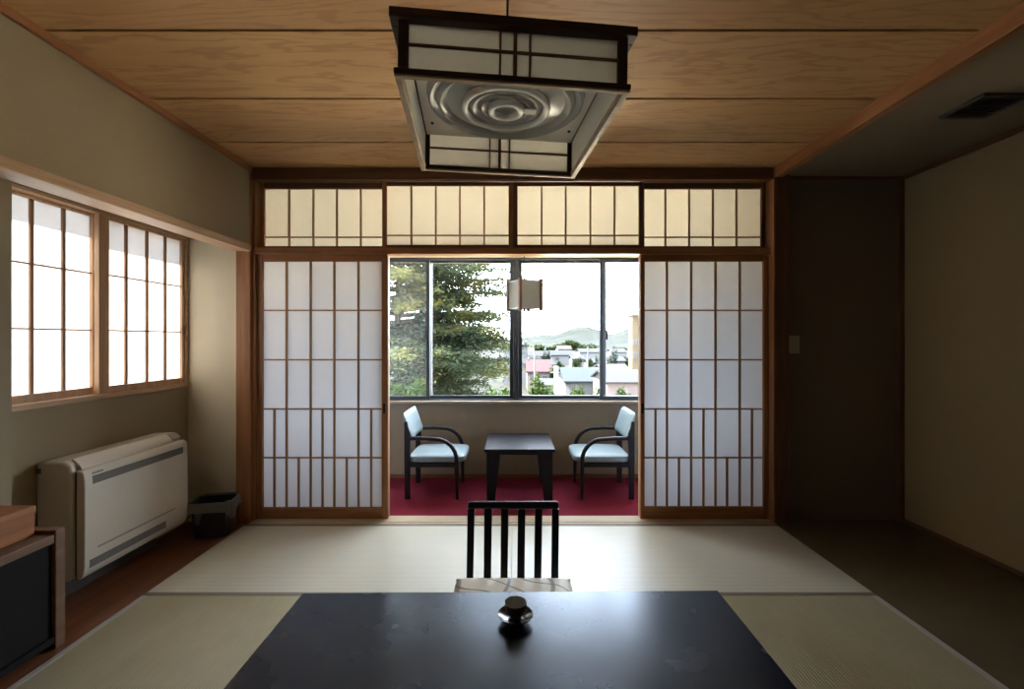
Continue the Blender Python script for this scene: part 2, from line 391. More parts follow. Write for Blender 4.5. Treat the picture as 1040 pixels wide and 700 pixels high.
# right: alcove
p = MB(); p.box(XR, 1.83, 3.055, 3.2, -.06, ZC)
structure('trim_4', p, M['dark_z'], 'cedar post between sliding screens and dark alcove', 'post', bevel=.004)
p = MB(); p.box(XR, XR + .05, YB, 3.055, ZS - .022, ZC + .02)
structure('trim_5', p, M['wood_y'], 'cedar beam where board ceiling meets the alcove soffit', 'beam', bevel=.004)
w = MB(); w.box(1.83, XA, YS, 3.2, -.06, ZS)
structure('wall_alcove', w, M['plaster_brown'], 'dark brown end wall of the alcove at right', 'wall')
w = MB(); w.box(XA, XA + .1, YB, 3.2, -.06, ZS + .1)
structure('wall_right', w, M['plaster_right'], 'ochre plaster right wall of the alcove', 'wall')
w = MB(); w.box(XR + .05, XA, YB, 3.2, ZS, ZS + .03)
structure('ceiling_alcove', w, M['plaster_soffit'], 'grey lowered ceiling of the alcove at right', 'ceiling')
t = MB(); t.box(2.585, XA - .001, YS - .03, YS, -.0, ZS - .002)
structure('trim_6', t, M['dark_z'], 'slim brown corner strip at the back of the alcove', 'trim', bevel=.003)
t = MB(); t.box(1.83, 2.585, YS - .02, YS, ZS - .026, ZS - .001)
structure('trim_7', t, M['dark_x'], 'thin brown strip over the dark alcove wall', 'trim', bevel=.002)
t = MB(); t.box(XA - .018, XA, YB, YS - .03, ZS - .03, ZS - .001)
structure('trim_8', t, M['dark_y'], 'thin brown strip along the top of the right wall', 'trim', bevel=.002)
t = MB(); t.box(XA - .016, XA, YB, YS - .03, 0, .022)
structure('baseboard_right', t, M['dark_y'], 'thin brown baseboard of the right wall', 'baseboard', bevel=.002)
w = MB(); w.box(XW - .1, XA + .1, YB - .1, YB, -.25, ZC + .1)
structure('wall_back', w, M['plaster_brown'], 'plaster wall behind the viewer', 'wall')

# ------------------------------------------------------------------ shoji wall
def zs(y): return PZ(y, YS)
def xs(x): return PX(x, YS)
tb = MB(); tb.box(-1.757, XR, 3.07, 3.17, zs(184.5), ZC)
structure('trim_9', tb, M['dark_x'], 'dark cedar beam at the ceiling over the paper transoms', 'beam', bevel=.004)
tb = MB(); tb.box(-1.757, XR, 3.085, 3.175, zs(258.6), zs(252.3))
structure('trim_10', tb, M['wood_x'], 'grooved cedar lintel between transoms and sliding screens', 'lintel', bevel=.003)
tb = MB(); tb.box(-1.757, -1.738, 3.085, 3.175, 0, zs(184.5)); tb.box(XR - .012, XR - .001, 3.05, 3.175, 0, zs(184.5))  # right jamb in lighter cedar doubles as the post's window-lit side
structure('trim_11', tb, M['wood_z'], 'side jambs framing the screens and transoms', 'trim', bevel=.002)
th = MB(); th.box(-1.757, XR, 3.035, 3.06, -.06, .004); th.box(-1.757, XR, 3.065, YV0, -.06, .006)
structure('trim_12', th, wood('pale_threshold', (.55, .44, .31), (.42, .32, .21), 0), 'pale grooved wooden threshold under the sliding screens', 'threshold', bevel=.002)

def lattice_panel(root, x0, x1, z0, z1, px0, px1, pz0, pz1, y, d, cols, rows, mat_frame, mat_paper, halves=None, mw=.0065):
    """x0..z1 outer frame, px0..pz1 paper opening, y front face, d thickness"""
    fz, fx = mat_frame
    st = MB(); st.box(x0, px0, y, y + d, z0, z1); put('stile', st, fz, root, .002)
    st = MB(); st.box(px1, x1, y, y + d, z0, z1); put('stile', st, fz, root, .002)
    st = MB(); st.box(px0, px1, y + .001, y + d - .001, pz1, z1); put('top_rail', st, fx, root, .002)
    st = MB(); st.box(px0, px1, y + .001, y + d - .001, z0, pz0); put('bottom_rail', st, fx, root, .002)
    la = MB(); yy0, yy1 = y + .008, y + .020
    for c in cols: la.box(c - mw, c + mw, yy0 + .001, yy1, pz0, pz1)
    for r in rows: la.box(px0, px1, yy0, yy1, r - mw * .75, r + mw * .75)
    for (c, a, b2) in (halves or []): la.box(c - mw, c + mw, yy0 + .001, yy1, a, b2)
    put('lattice', la, M['muntin'], root)
    pp = MB(); pp.quad((px0, yy1 + .0005, pz0), (px1, yy1 + .0005, pz0), (px1, yy1 + .0005, pz1), (px0, yy1 + .0005, pz1))
    put('paper', pp, mat_paper, root)
rowsz = [zs(v) for v in (315.2, 365.6, 415.8, 465.5)]
zb, zt_ = zs(516), zs(265.5)
# left door
d1 = thing('dark_infill_1', (xs(326), YS, .006), 'paper sliding screen left of the opening, tall lattice with pull recess', 'sliding screen', 'paper sliding screens', 'structure')
lattice_panel(d1, xs(259.5), xs(394), .006, zs(258.8), xs(266.3), xs(387.6), zb, zt_, YS, .034, [xs(v) for v in (290, 314.5, 338.7, 363.3)], rowsz, (M['wood_z'], M['wood_x']), M['paper'],
    [(xs(v), zb, rowsz[2]) for v in (277.6, 326.6, 376.3)] + [(xs(v), zb, rowsz[3]) for v in (302.3, 351.4)])
h_ = MB(); h_.box(xs(389), xs(391.3), YS - .0015, YS + .004, zs(420), zs(410)); put('pull', h_, M['black'], d1, .001)
d2 = thing('dark_infill_2', (xs(716), YS, .006), 'paper sliding screen right of the opening, beside the dark alcove', 'sliding screen', 'paper sliding screens', 'structure')
lattice_panel(d2, xs(650.5), xs(780.2), .006, zs(258.8), xs(654.7), xs(775.8), zs(515.2), zt_, YS, .034, [xs(v) for v in (678, 702.7, 727.6, 752.3)], rowsz, (M['wood_z'], M['wood_x']), M['paper'],
    [(xs(v), zs(515.2), rowsz[2]) for v in (666.3, 715.3, 764.8)] + [(xs(v), zs(515.2), rowsz[3]) for v in (690.3, 739.4)])
h_ = MB(); h_.box(xs(651.6), xs(653.6), YS - .0015, YS + .004, zs(420), zs(410)); put('pull', h_, M['black'], d2, .001)
jb = MB(); jb.box(PX(391, 3.2), PX(395.8, 3.2), 3.17, 3.2, 0, PZ(259, 3.2)); jb.box(PX(648.2, 3.2), PX(652, 3.2), 3.17, 3.2, 0, PZ(259, 3.2))
structure('trim_13', jb, wood('pale_jamb', (.60, .47, .32), (.48, .36, .23), 2), 'pale jambs just behind the inner edges of the screens', 'trim', bevel=.002)
# transoms
def transom(i, x0, x1, p0, p1, cols, hr, y, top, bot, ptop, pbot, label):
    r_ = thing('window_%d' % i, ((PX(x0, y) + PX(x1, y)) / 2, y, PZ(bot, y)), label, 'transom', 'paper transoms', 'structure')
    lattice_panel(r_, PX(x0, y), PX(x1, y), PZ(bot, y), PZ(top, y), PX(p0, y), PX(p1, y), PZ(pbot, y), PZ(ptop, y), y, .026,
                  [PX(c, y) for c in cols], [PZ(hr, y)], (M['dark_z'] if i in (6, 7) else M['wood_z'], M['dark_x']), M['paper_cream'], None, .0055)  # right-hand stiles in darker wood: their shade is put into the colour
transom(4, 264.5, 391.5, 268, 388.5, (292.7, 317.3, 341.3, 365.7), 240.6, 3.142, 185.5, 252.5, 191.5, 250, 'cream paper transom at the left end of the row, above the left screen')
transom(5, 388, 521, 392.3, 516.6, (417.3, 442.2, 466.8, 491.6), 238.8, 3.095, 184.6, 252.5, 188.3, 248.6, 'cream paper transom left of center, above the garden window')
transom(6, 521, 653.5, 525.6, 649.3, (550.2, 574.8, 600, 624.5), 238.8, 3.095, 184.6, 252.5, 188.3, 248.6, 'cream paper transom right of center, above the hanging paper lantern')
transom(7, 650, 777.5, 654.6, 773.6, (676.4, 700.7, 724.9, 749), 240.6, 3.142, 185.5, 252.5, 191.5, 250, 'dim yellowish paper transom at the right end of the row')

# ------------------------------------------------------------------ left paper window (two sashes on two tracks)
wf = thing('window_3', (XW, (WY0 + WY1) / 2, WZ0), 'sunlit paper window in the left wall, two lattice sashes', 'window', None, 'structure')
fr_ = MB(); fr_.box(XW - .09, XW + .012, WY0, WY1 + .0, WZ0 - .0, WZ0 + .026); fr_.box(XW - .09, XW + .004, WY0, WY1, WZ1 - .018, WZ1); fr_.box(XW - .09, XW + .004, WY1 - .022, WY1, WZ0 + .026, WZ1 - .018); fr_.box(XW - .09, XW + .004, WY0, WY0 + .02, WZ0 + .026, WZ1 - .018)
put('frame', fr_, M['pale_y'], wf, .002)
def side_sash(x, y0, y1, py0, py1, cols):
    za, zb_, p0, p1 = WZ0 + .026, WZ1 - .018, .968, 1.872
    s_ = MB(); s_.box(x - .026, x, y0, py0, za, zb_); s_.box(x - .026, x, py1, y1, za, zb_); s_.box(x - .025, x - .001, py0, py1, za, p0); s_.box(x - .025, x - .001, py0, py1, p1, zb_)
    so = put('sash', s_, M['pale_z'], wf, .002)
    la = MB()
    for c in cols: la.box(x - .018, x - .009, c - .0085, c + .0085, p0, p1)
    for i in (1, 2): z_ = p0 + (p1 - p0) * i / 3; la.box(x - .018, x - .006, py0, py1, z_ - .004, z_ + .004)
    put('lattice', la, M['muntin'], so)
    pp = MB(); pp.quad((x - .0185, py0, p0), (x - .0185, py1, p0), (x - .0185, py1, p1), (x - .0185, py0, p1))
    put('paper', pp, M['paper_side'], so)
side_sash(XW - .004, 2.432, 3.062, 2.494, 3.042, (2.616, 2.764, 2.908))
side_sash(XW - .038, 1.82, 2.470, 1.852, 2.432, (1.99, 2.135, 2.287))
ln = MB(); ln.box(XW - .003, XW + .002, 3.05, 3.058, 1.25, 1.31); put('pull', ln, M['dark_z'], wf, .001)
ev = MB(); ev.box(XW - .345, XW - .1, -.5, 4.6, 2.14, 2.18)
structure('trim_14', ev, M['ext_wall'], 'small eave outside over the left paper window', 'eave')

# ------------------------------------------------------------------ veranda shell
w = MB(); w.box(-2.0, 2.0, YV0, YV1, -.2, -.03)
structure('floor_veranda', w, M['floorwood'], 'floor slab under the red carpet', 'floor')
cp = MB(); cp.box(-1.9, 1.9, YV0 + .001, YV1, -.03, ZV)
tag(put('veranda_carpet', cp, M['carpet'], None, 0, base=(0, 3.6, -.03)), 'dark red carpet covering the veranda floor', 'carpet')
VX0, VX1 = -1.54, 1.57
VZ0, VZ1 = PZ(407, YV1), PZ(261.5, YV1)
w = MB(); w.box(-2.0, 2.0, YV1, YV1 + .12, -.25, VZ0); w.box(-2.0, 2.0, YV1, YV1 + .12, VZ1, ZC + .1); w.box(-2.0, VX0, YV1, YV1 + .12, VZ0, VZ1); w.box(VX1, 2.0, YV1, YV1 + .12, VZ0, VZ1)
structure('wall_veranda', w, M['plaster_veranda'], 'taupe plaster wall under the wide garden window', 'wall')
w = MB(); w.box(-2.0, -1.9, YV0, YV1, -.25, ZC); structure('wall_veranda_left', w, M['plaster'], 'plaster end wall of the veranda behind the left screen', 'wall')
w = MB(); w.box(1.9, 2.0, YV0, YV1, -.25, ZC); structure('wall_veranda_right', w, M['plaster'], 'plaster end wall of the veranda behind the right screen', 'wall')
w = MB(); w.box(-1.9, 1.9, YV0 + .005, YV1, 2.315, 2.34)
structure('ceiling_veranda', w, plaster('cream_board', (.66, .60, .47), .1), 'cream ceiling of the veranda', 'ceiling')
t = MB(); t.box(-1.9, 1.9, YV1 - .016, YV1, ZV, PZ(481.5, YV1))
structure('baseboard_veranda', t, M['dark_x'], 'brown baseboard under the garden window', 'baseboard', bevel=.002)
t = MB(); t.box(VX0 - .04, VX1 + .04, YV1 - .035, YV1 + .02, VZ0 - .022, VZ0)
structure('trim_15', t, wood('pale_sill', (.50, .42, .33), (.38, .30, .22), 0), 'pale wooden sill of the garden window', 'sill', bevel=.003)
t = MB(); t.box(VX0 - .04, VX1 + .04, YV1 - .03, YV1, VZ1, VZ1 + .04)
structure('trim_16', t, wood('pale_head', (.60, .52, .38), (.48, .40, .28), 0), 'pale head board over the garden window', 'trim', bevel=.003)

def xv(x): return PX(x, YV1 + .03)
def zv(y): return PZ(y, YV1 + .03)
def alu_window(i, x0, x1, mid, label, screen):
    """a pair of dark aluminium sliding sashes; mid = pixel of the meeting stile"""
    y0 = YV1 + .01
    rt = thing('window_%d' % i, ((x0 + x1) / 2, y0, VZ0), label, 'window', 'garden windows', 'structure')
    a = MB(); a.box(x0, x1, y0, y0 + .08, VZ0, VZ0 + .012); a.box(x0, x1, y0, y0 + .08, VZ1 - .018, VZ1); a.box(x0, x0 + .022, y0, y0 + .08, VZ0 + .012, VZ1 - .018); a.box(x1 - .022, x1, y0, y0 + .08, VZ0 + .012, VZ1 - .018)
    put('frame', a, M['alu'], rt, .002)
    m0, m1 = mid
    for q, (a0, a1, yy) in enumerate(((x0 + .022, m1, y0 + .008 if i == 1 else y0 + .04), (m0, x1 - .022, y0 + .04 if i == 1 else y0 + .008))):
        s_ = MB(); e = .034
        s_.box(a0, a0 + e, yy, yy + .028, VZ0 + .012, VZ1 - .018); s_.box(a1 - e, a1, yy, yy + .028, VZ0 + .012, VZ1 - .018)
        s_.box(a0 + e, a1 - e, yy, yy + .028, VZ0 + .012, VZ0 + .040); s_.box(a0 + e, a1 - e, yy, yy + .028, VZ1 - .042, VZ1 - .018)
        so = put('sash', s_, M['alu'], rt, .002)
        g_ = MB(); g_.quad((a0 + e, yy + .014, VZ0 + .04), (a1 - e, yy + .014, VZ0 + .04), (a1 - e, yy + .014, VZ1 - .042), (a0 + e, yy + .014, VZ1 - .042))
        put('pane', g_, M['glass'], so)
    if screen:
        sf = MB(); e = .012; a0, a1 = x0 + .022, m0 + .045; yy = y0 + .075
        sf.box(a1 - e, a1, yy, yy + .015, VZ0 + .012, VZ1 - .018)
        sfo = put('screen_frame', sf, M['alu_light'], rt, .001)
        g_ = MB(); g_.quad((a0, yy + .007, VZ0 + .012), (a1, yy + .007, VZ0 + .012), (a1, yy + .007, VZ1 - .018), (a0, yy + .007, VZ1 - .018))
        put('netting', g_, M['screen'], sfo)
    lc = MB(); lx = (m0 - .004, m0 + .008) if i == 1 else (m1 - .008, m1 + .006)
    lc.box(lx[0], lx[1], y0 - .012, y0 + .008, zv(345), zv(335)); put('latch', lc, M['black'], rt, .003)
alu_window(1, VX0, xv(524), (xv(432.7), xv(436.6)), 'dark framed window with the conifer outside, left pair of sashes', True)
alu_window(2, xv(524), VX1, (xv(609), xv(616)), 'dark framed window with the town outside, right pair of sashes', False)

# ------------------------------------------------------------------ tatami
def mat_thing(x0, x1, y0, y1, axis, label, z=0, edges='long'):
    o = thing('tatami_mat', ((x0 + x1) / 2, (y0 + y1) / 2, -.055), label, 'straw mat', 'straw floor mats')
    g = .0012; bw = .028
    s_ = MB()
    if axis == 0: s_.box(x0 + g, x1 - g, y0 + bw, y1 - bw, -.055, z); bs = [(x0 + g, x1 - g, y0 + g, y0 + bw), (x0 + g, x1 - g, y1 - bw, y1 - g)]
    else: s_.box(x0 + bw, x1 - bw, y0 + g, y1 - g, -.055, z); bs = [(x0 + g, x0 + bw, y0 + g, y1 - g), (x1 - bw, x1 - g, y0 + g, y1 - g)]
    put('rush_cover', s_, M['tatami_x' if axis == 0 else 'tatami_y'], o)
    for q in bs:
        b_ = MB(); b_.box(*q, -.055, z + .0012); put('cloth_border', b_, M['heri' if axis == 0 else 'heri_sheen'], o, .001)
    return o
Y1m, Y2m = 3.035, 2.19
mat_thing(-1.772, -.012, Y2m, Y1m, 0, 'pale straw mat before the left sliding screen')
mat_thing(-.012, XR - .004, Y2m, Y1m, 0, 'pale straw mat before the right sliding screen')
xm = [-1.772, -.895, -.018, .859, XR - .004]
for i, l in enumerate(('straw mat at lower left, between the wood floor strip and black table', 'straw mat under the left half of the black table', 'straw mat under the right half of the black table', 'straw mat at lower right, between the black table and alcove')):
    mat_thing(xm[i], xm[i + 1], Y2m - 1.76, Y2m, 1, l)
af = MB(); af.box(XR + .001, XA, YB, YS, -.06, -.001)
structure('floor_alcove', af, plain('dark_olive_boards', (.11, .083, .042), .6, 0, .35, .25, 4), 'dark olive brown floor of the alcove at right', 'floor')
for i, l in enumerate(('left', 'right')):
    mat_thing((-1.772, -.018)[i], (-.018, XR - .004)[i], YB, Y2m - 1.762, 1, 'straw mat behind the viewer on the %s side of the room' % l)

# ------------------------------------------------------------------ low table with tea cup
TZ = .315; TY1 = PX(0, 1) * 0 + F * (EYE - TZ) / (601 - CY); TX0, TX1 = PX(308.5, TY1), PX(730, TY1); TY0 = TY1 - .92
tt = thing('low_table', ((TX0 + TX1) / 2, (TY0 + TY1) / 2, 0), 'large low black lacquered table in the foreground', 'table')
a = MB(); sk = .009
a.hexa([(TX0, TY0, TZ - .035), (TX1, TY0, TZ - .035), (TX1, TY1 + sk, TZ - .035), (TX0, TY1 - sk, TZ - .035), (TX0, TY0, TZ), (TX1, TY0, TZ), (TX1, TY1 + sk, TZ), (TX0, TY1 - sk, TZ)])
put('tabletop', a, M['table'], tt, .004, seg=3)
a = MB(); i_ = .09
a.box(TX0 + i_, TX1 - i_, TY0 + i_, TY0 + i_ + .02, TZ - .085, TZ - .035); a.box(TX0 + i_, TX1 - i_, TY1 - i_ - .02, TY1 - i_, TZ - .085, TZ - .035)
a.box(TX0 + i_, TX0 + i_ + .02, TY0 + i_ + .02, TY1 - i_ - .02, TZ - .085, TZ - .035); a.box(TX1 - i_ - .02, TX1 - i_, TY0 + i_ + .02, TY1 - i_ - .02, TZ - .085, TZ - .035)
put('apron', a, M['black'], tt, .002)
for sx_ in (TX0 + .05, TX1 - .12):
    for sy_ in (TY0 + .05, TY1 - .12):
        a = MB(); a.hexa([(sx_ + .008, sy_ + .008, .002), (sx_ + .062, sy_ + .008, .002), (sx_ + .062, sy_ + .062, .002), (sx_ + .008, sy_ + .062, .002), (sx_, sy_, TZ - .035), (sx_ + .07, sy_, TZ - .035), (sx_ + .07, sy_ + .07, TZ - .035), (sx_, sy_ + .07, TZ - .035)])
        put('leg', a, M['black'], tt, .004)
cy = F * (EYE - TZ) / (631 - CY); cx = PX(523.5, cy)
s_ = MB(); s_.lathe((cx, cy, TZ + .0005), [(0, 0), (.026, 0), (.028, .003), (.024, .008), (.038, .010), (.052, .017), (.0565, .023), (.0555, .0245), (.050, .021), (.036, .015), (.024, .0125), (0, .012)], 48)
tag(put('saucer', s_, M['saucer'], None, 0, True, base=(cx, cy, TZ)), 'round dark lacquer saucer under the tea cup', 'saucer')
ct_ = thing('tea_cup', (cx, cy, TZ + .013), 'small dark tea cup on a lacquer saucer on the black table', 'cup')
s_ = MB(); s_.lathe((cx, cy, TZ + .0132), [(0, 0), (.017, 0), (.018, .004), (.021, .006), (.027, .014), (.032, .026), (.0355, .040), (.0365, .047), (.0358, .0482)], 48); put('bowl', s_, M['cup_out'], ct_, 0, True)
s_ = MB(); s_.lathe((cx, cy, TZ + .0132), [(.0358, .0482), (.0345, .0475), (.0335, .040), (.030, .026), (.024, .015), (.012, .010), (0, .009)], 48); put('glazed_inside', s_, M['cup_in'], ct_, 0, True)

# ------------------------------------------------------------------ slat-back floor chair
BY0, BY1 = 2.085, 2.165; BZ0, BZ1 = .07, PZ(510, 2.165)
zc = thing('floor_chair', (0, 1.87, 0), 'low black slat-back floor chair behind the black table', 'chair')
def by(z): return BY0 + (BY1 - BY0) * (z - BZ0) / (BZ1 - BZ0)
def slat(name, xa0, xa1, xb0, xb1, z0, z1, dt=.018):
    a = MB(); y0, y1 = by(z0), by(z1)
    a.hexa([(xa0, y0, z0), (xa1, y0, z0), (xa1, y0 + dt, z0), (xa0, y0 + dt, z0), (xb0, y1, z1), (xb1, y1, z1), (xb1, y1 + dt, z1), (xb0, y1 + dt, z1)])
    return put(name, a, M['black'], zc, .003)
rz = PZ(517.5, 2.16)
def bx2(x): return PX(x, 2.162)
def bx1(x): return PX(x, 2.10)
slat('back_rail', bx2(474.8), bx2(567.8), bx2(475.0), bx2(567.6), rz, BZ1, .022).modifiers[0].width = .009
for (t0, t1, b0, b1) in ((474.8, 482, 473.8, 480.6), (491.8, 499.8, 491.2, 498.6), (508.8, 516.6, 508.2, 515.4), (526, 533.6, 525, 532.6), (543.3, 550.8, 542.2, 549.6), (560.6, 567.8, 559.4, 566.8)):
    slat('slat', bx1(b0), bx1(b1), bx2(t0), bx2(t1), BZ0, rz)
a = MB(); a.box(-.215, .215, 1.66, 2.10, .055, .075); put('seat', a, M['black'], zc, .004)
for xx in (-.20, .165):
    a = MB(); a.box(xx, xx + .035, 1.67, 2.12, .002, .055); put('runner', a, M['black'], zc, .004)
cs = thing('seat_cushion', (-.002, 1.85, .075), 'flat beige patterned cushion on the black floor chair', 'cushion')
a = MB(); cw0, cw1 = PX(460, 1.97), PX(582.5, 1.97)
a.roundbox(cw0, cw1, 1.62, 2.082, .076, .166, (.10, .62), 18); put('cover', a, M['cushion'], cs, 0, True)
for (qx, qy, sx_) in ((cw0 + .012, 2.068, -1), (cw1 - .012, 2.068, 1)):
    a = MB(); a.tube([(qx - sx_ * .03, qy - .03, .128), (qx - sx_ * .005, qy - .012, .137), (qx + sx_ * .007, qy, .139)], [.016, .013, .006], 8); put('corner_tuft', a, M['cushion'], cs, 0, True)

# ------------------------------------------------------------------ lounge chairs and veranda table
def lounge_chair():
    o = thing('armchair', (0, 0, 0), 'pale blue padded armchair with dark frame, left of the veranda table, facing right', 'armchair', 'veranda armchairs')
    hw = .205
    a = MB(); a.roundbox(-.188, .255, -.215, .215, .272, .346, (.28, .5), 14)
    put('seat', a, M['upholstery'], o, 0, True)
    a = MB()
    for s in (-1, 1): a.box(-.19, .19, s * hw - .014, s * hw + .014, .248, .280)
    a.box(-.19, -.165, -hw, hw, .25, .278); a.box(.17, .19, -hw, hw, .25, .278)
    put('seat_frame', a, M['dark_chair'], o, .004)
    # back pad, leaning outward at its top
    a = MB(); n_ = 10; th_ = .042
    p0, p1 = Vector((-.150, 0, .462)), Vector((-.222, 0, .664)); d = (p1 - p0).normalized(); nn = Vector((d.z, 0, -d.x))
    vs = []
    def prof(u, half):          # rounded edges
        return half * (1 - abs(2 * u - 1) ** 6) ** .5
    vs = []; fs = []; K = 12; J = 12
    for side in (1, -1):
        for i in range(K + 1):
            for j in range(J + 1):
                u, v_ = i / K, j / J
                b_ = (1 - abs(2 * u - 1) ** 8) * (1 - abs(2 * v_ - 1) ** 8)
                y_ = (v_ - .5) * 2 * .208; curve = -.018 * (1 - (2 * v_ - 1) ** 2)
                q = p0 + (p1 - p0) * u + nn * (side * th_ / 2 * b_ ** .5 + .0 + curve)
                vs.append((q.x, y_, q.z))
    off = (K + 1) * (J + 1)
    for i in range(K):
        for j in range(J):
            q = i * (J + 1) + j
            fs.append((q, q + 1, q + J + 2, q + J + 1)); q += off; fs.append((q, q + J + 1, q + J + 2, q + 1))
    a.add(vs, fs); put('backrest', a, M['upholstery'], o, 0, True)
    for s in (-1, 1):
        a = MB(); y0, y1 = s * hw - .017, s * hw + .017
        a.prism([(-.212, 0), (-.172, 0), (-.172, .28), (-.166, .45), (-.192, .60), (-.214, .60), (-.214, .30)], 1, y0, y1)
        put('rear_leg', a, M['dark_chair'], o, .005)
        a = MB(); a.tube([(.192, s * hw, 0), (.190, s * hw, .15), (.186, s * hw, .30)], [.0125, .015, .017], 10); put('front_leg', a, M['dark_chair'], o, 0, True)
        pts = [(-.185, s * hw, .470), (-.06, s * (hw + .012), .472), (.03, s * (hw + .016), .466)]
        for k_ in range(1, 9):
            t_ = k_ / 8 * math.pi / 2
            pts.append((.03 + .158 * math.sin(t_), s * (hw + .016 - .016 * k_ / 8), .466 - .165 * (1 - math.cos(t_))))
        a = MB(); a.tube(pts, .021, 12, .016); put('armrest', a, M['dark_chair'], o, 0, True)
    return o
lc1 = lounge_chair(); lc1.location = (-.633, 3.765, ZV)
lc2 = copy_tree(lc1); lc2.location = (.717, 3.765, ZV); lc2.rotation_euler.z = math.pi
lc2['label'] = 'pale blue padded armchair with dark frame, right of the veranda table, facing left'
vt = thing('side_table', (.042, 3.71, ZV), 'small dark square table between the two blue armchairs', 'table')
x0, x1, y0, y1, zt = -.222, .306, 3.415, 4.0, .405
a = MB(); a.box(x0, x1, y0, y1, zt - .026, zt); put('tabletop', a, M['dark_chair'], vt, .006)
a = MB(); a.box(x0 + .03, x1 - .03, y0 + .03, y0 + .05, zt - .05, zt - .026); a.box(x0 + .03, x1 - .03, y1 - .05, y1 - .03, zt - .05, zt - .026); a.box(x0 + .03, x0 + .05, y0 + .05, y1 - .05, zt - .05, zt - .026); a.box(x1 - .05, x1 - .03, y0 + .05, y1 - .05, zt - .05, zt - .026)
put('apron', a, M['dark_chair'], vt, .002)
for xx, s in ((x0 + .016, 1), (x1 - .016, -1)):
    for yy, s2 in ((y0 + .016, 1), (y1 - .016, -1)):
        a = MB(); tw, bw = .105, .062
        xa, xb = sorted((xx, xx + s * bw)); ya, yb = sorted((yy, yy + s2 * .05)); xc_, xd = sorted((xx, xx + s * tw)); yc, yd = sorted((yy, yy + s2 * .07))
        a.hexa([(xa, ya, ZV), (xb, ya, ZV), (xb, yb, ZV), (xa, yb, ZV), (xc_, yc, zt - .026), (xd, yc, zt - .026), (xd, yd, zt - .026), (xc_, yd, zt - .026)])
        put('leg', a, M['dark_chair'], vt, .005)

# ------------------------------------------------------------------ hanging lantern in the veranda
LY = 3.60; lx, lz0, lz1 = PX(532.5, LY), PZ(314.5, LY), PZ(285.5, LY)
hl = thing('hanging_lantern', (lx, LY, lz0), 'small square paper lantern hanging before the garden window', 'lantern', rotz=R(29.5))
hs = .094
for sx_ in (-1, 1):
    for sy_ in (-1, 1):
        a = MB(); a.box(sx_ * hs - .012, sx_ * hs + .012, sy_ * hs - .012, sy_ * hs + .012, -.012, lz1 - lz0 + .012); put('corner_post', a, M['lamp_wood'] if 0 else M['dark_z'], hl, .002, local=True)
for zz in (.004, lz1 - lz0 - .010):
    a = MB(); a.box(-hs, hs, -hs - .003, -hs + .003, zz, zz + .006); a.box(-hs, hs, hs - .003, hs + .003, zz, zz + .006); a.box(-hs - .003, -hs + .003, -hs, hs, zz, zz + .006); a.box(hs - .003, hs + .003, -hs, hs, zz, zz + .006)
    put('rim', a, M['alu_light'], hl, .001, local=True)
a = MB(); H = lz1 - lz0
a.quad((-hs, -hs, 0.004), (hs, -hs, .004), (hs, -hs, H), (-hs, -hs, H)); a.quad((hs, -hs, .004), (hs, hs, .004), (hs, hs, H), (hs, -hs, H)); a.quad((hs, hs, .004), (-hs, hs, .004), (-hs, hs, H), (hs, hs, H)); a.quad((-hs, hs, .004), (-hs, -hs, .004), (-hs, -hs, H), (-hs, hs, H))
put('paper_shade', a, paper('lantern_paper', (.34, .37, .38), .10), hl, local=True)
a = MB(); a.tube([(.0, 0, H - .02), (0, 0, 2.315 - lz0)], .0045, 8); put('cord', a, M['cord'], hl, local=True)
a = MB(); a.lathe((0, 0, H - .004), [(0, .022), (.010, .022), (.014, .010), (.020, 0), (0, 0)], 16); put('socket_cap', a, M['lamp_wood_pale'], hl, 0, True, local=True)
a = MB(); a.box(-hs, hs, -.004, .004, H - .010, H - .004); a.box(-.004, .004, -hs, hs, H - .0102, H - .0042); put('cross_bar', a, M['alu_light'], hl, local=True)
a = MB(); a.lathe((0, 0, -.018), [(0, 0), (.009, .002), (.012, .009), (.009, .016), (.004, .018), (.004, .05), (0, .05)], 16); put('knob', a, M['lamp_wood'], hl, 0, True, local=True)
a = MB(); a.lathe((0, 0, .05), [(0, 0), (.020, .004), (.034, .022), (.036, .045), (.028, .070), (.014, .10), (.013, H - .06), (0, H - .06)], 20); put('bulb', a, M['tube'], hl, 0, True, local=True)

# ------------------------------------------------------------------ big pendant lamp
PXc, PYc, PZ0 = -.028, 1.480, 1.871
pl_ = thing('pendant_lamp', (PXc, PYc, PZ0), 'large square wood and paper pendant lamp hanging from the board ceiling', 'pendant lamp', rotz=R(5.5)); pl_.rotation_euler.y = R(1.0)
a_, b_, Hh = .291, .314, .142
frm = MB()
for s in (-1, 1):
    frm.box(-a_ - .022, a_ + .022, s * b_ - .016 - (.006 if s < 0 else 0), s * b_ + .016 + (.006 if s > 0 else 0), Hh - .010, Hh + .014)
    frm.box(s * a_ - .016 - (.006 if s < 0 else 0), s * a_ + .016 + (.006 if s > 0 else 0), -b_ + .016, b_ - .016, Hh - .010, Hh + .014)
put('top_frame', frm, M['lamp_wood'], pl_, .003, local=True)
for s in (-1, 1): frm = MB(); frm.box(-a_ - .010, a_ + .010, s * b_ - .011, s * b_ + .011, 0.0, .014); put('bottom_frame', frm, M['lamp_wood'], pl_, .003, local=True)
for s in (-1, 1): frm = MB(); frm.box(s * a_ - .011, s * a_ + .011, -b_ + .011, b_ - .011, 0.0, .014); put('side_frame', frm, M['lamp_wood_pale'], pl_, .003, local=True)
frm = MB()
for s in (-1, 1): frm.box(-a_ + .002, a_ - .002, s * b_ - .009, s * b_ + .008, -.006, 0.0)
for s in (-1, 1): frm.box(s * a_ - .009, s * a_ + .009, -b_ - .008, b_ + .008, -.0065, 0.0)
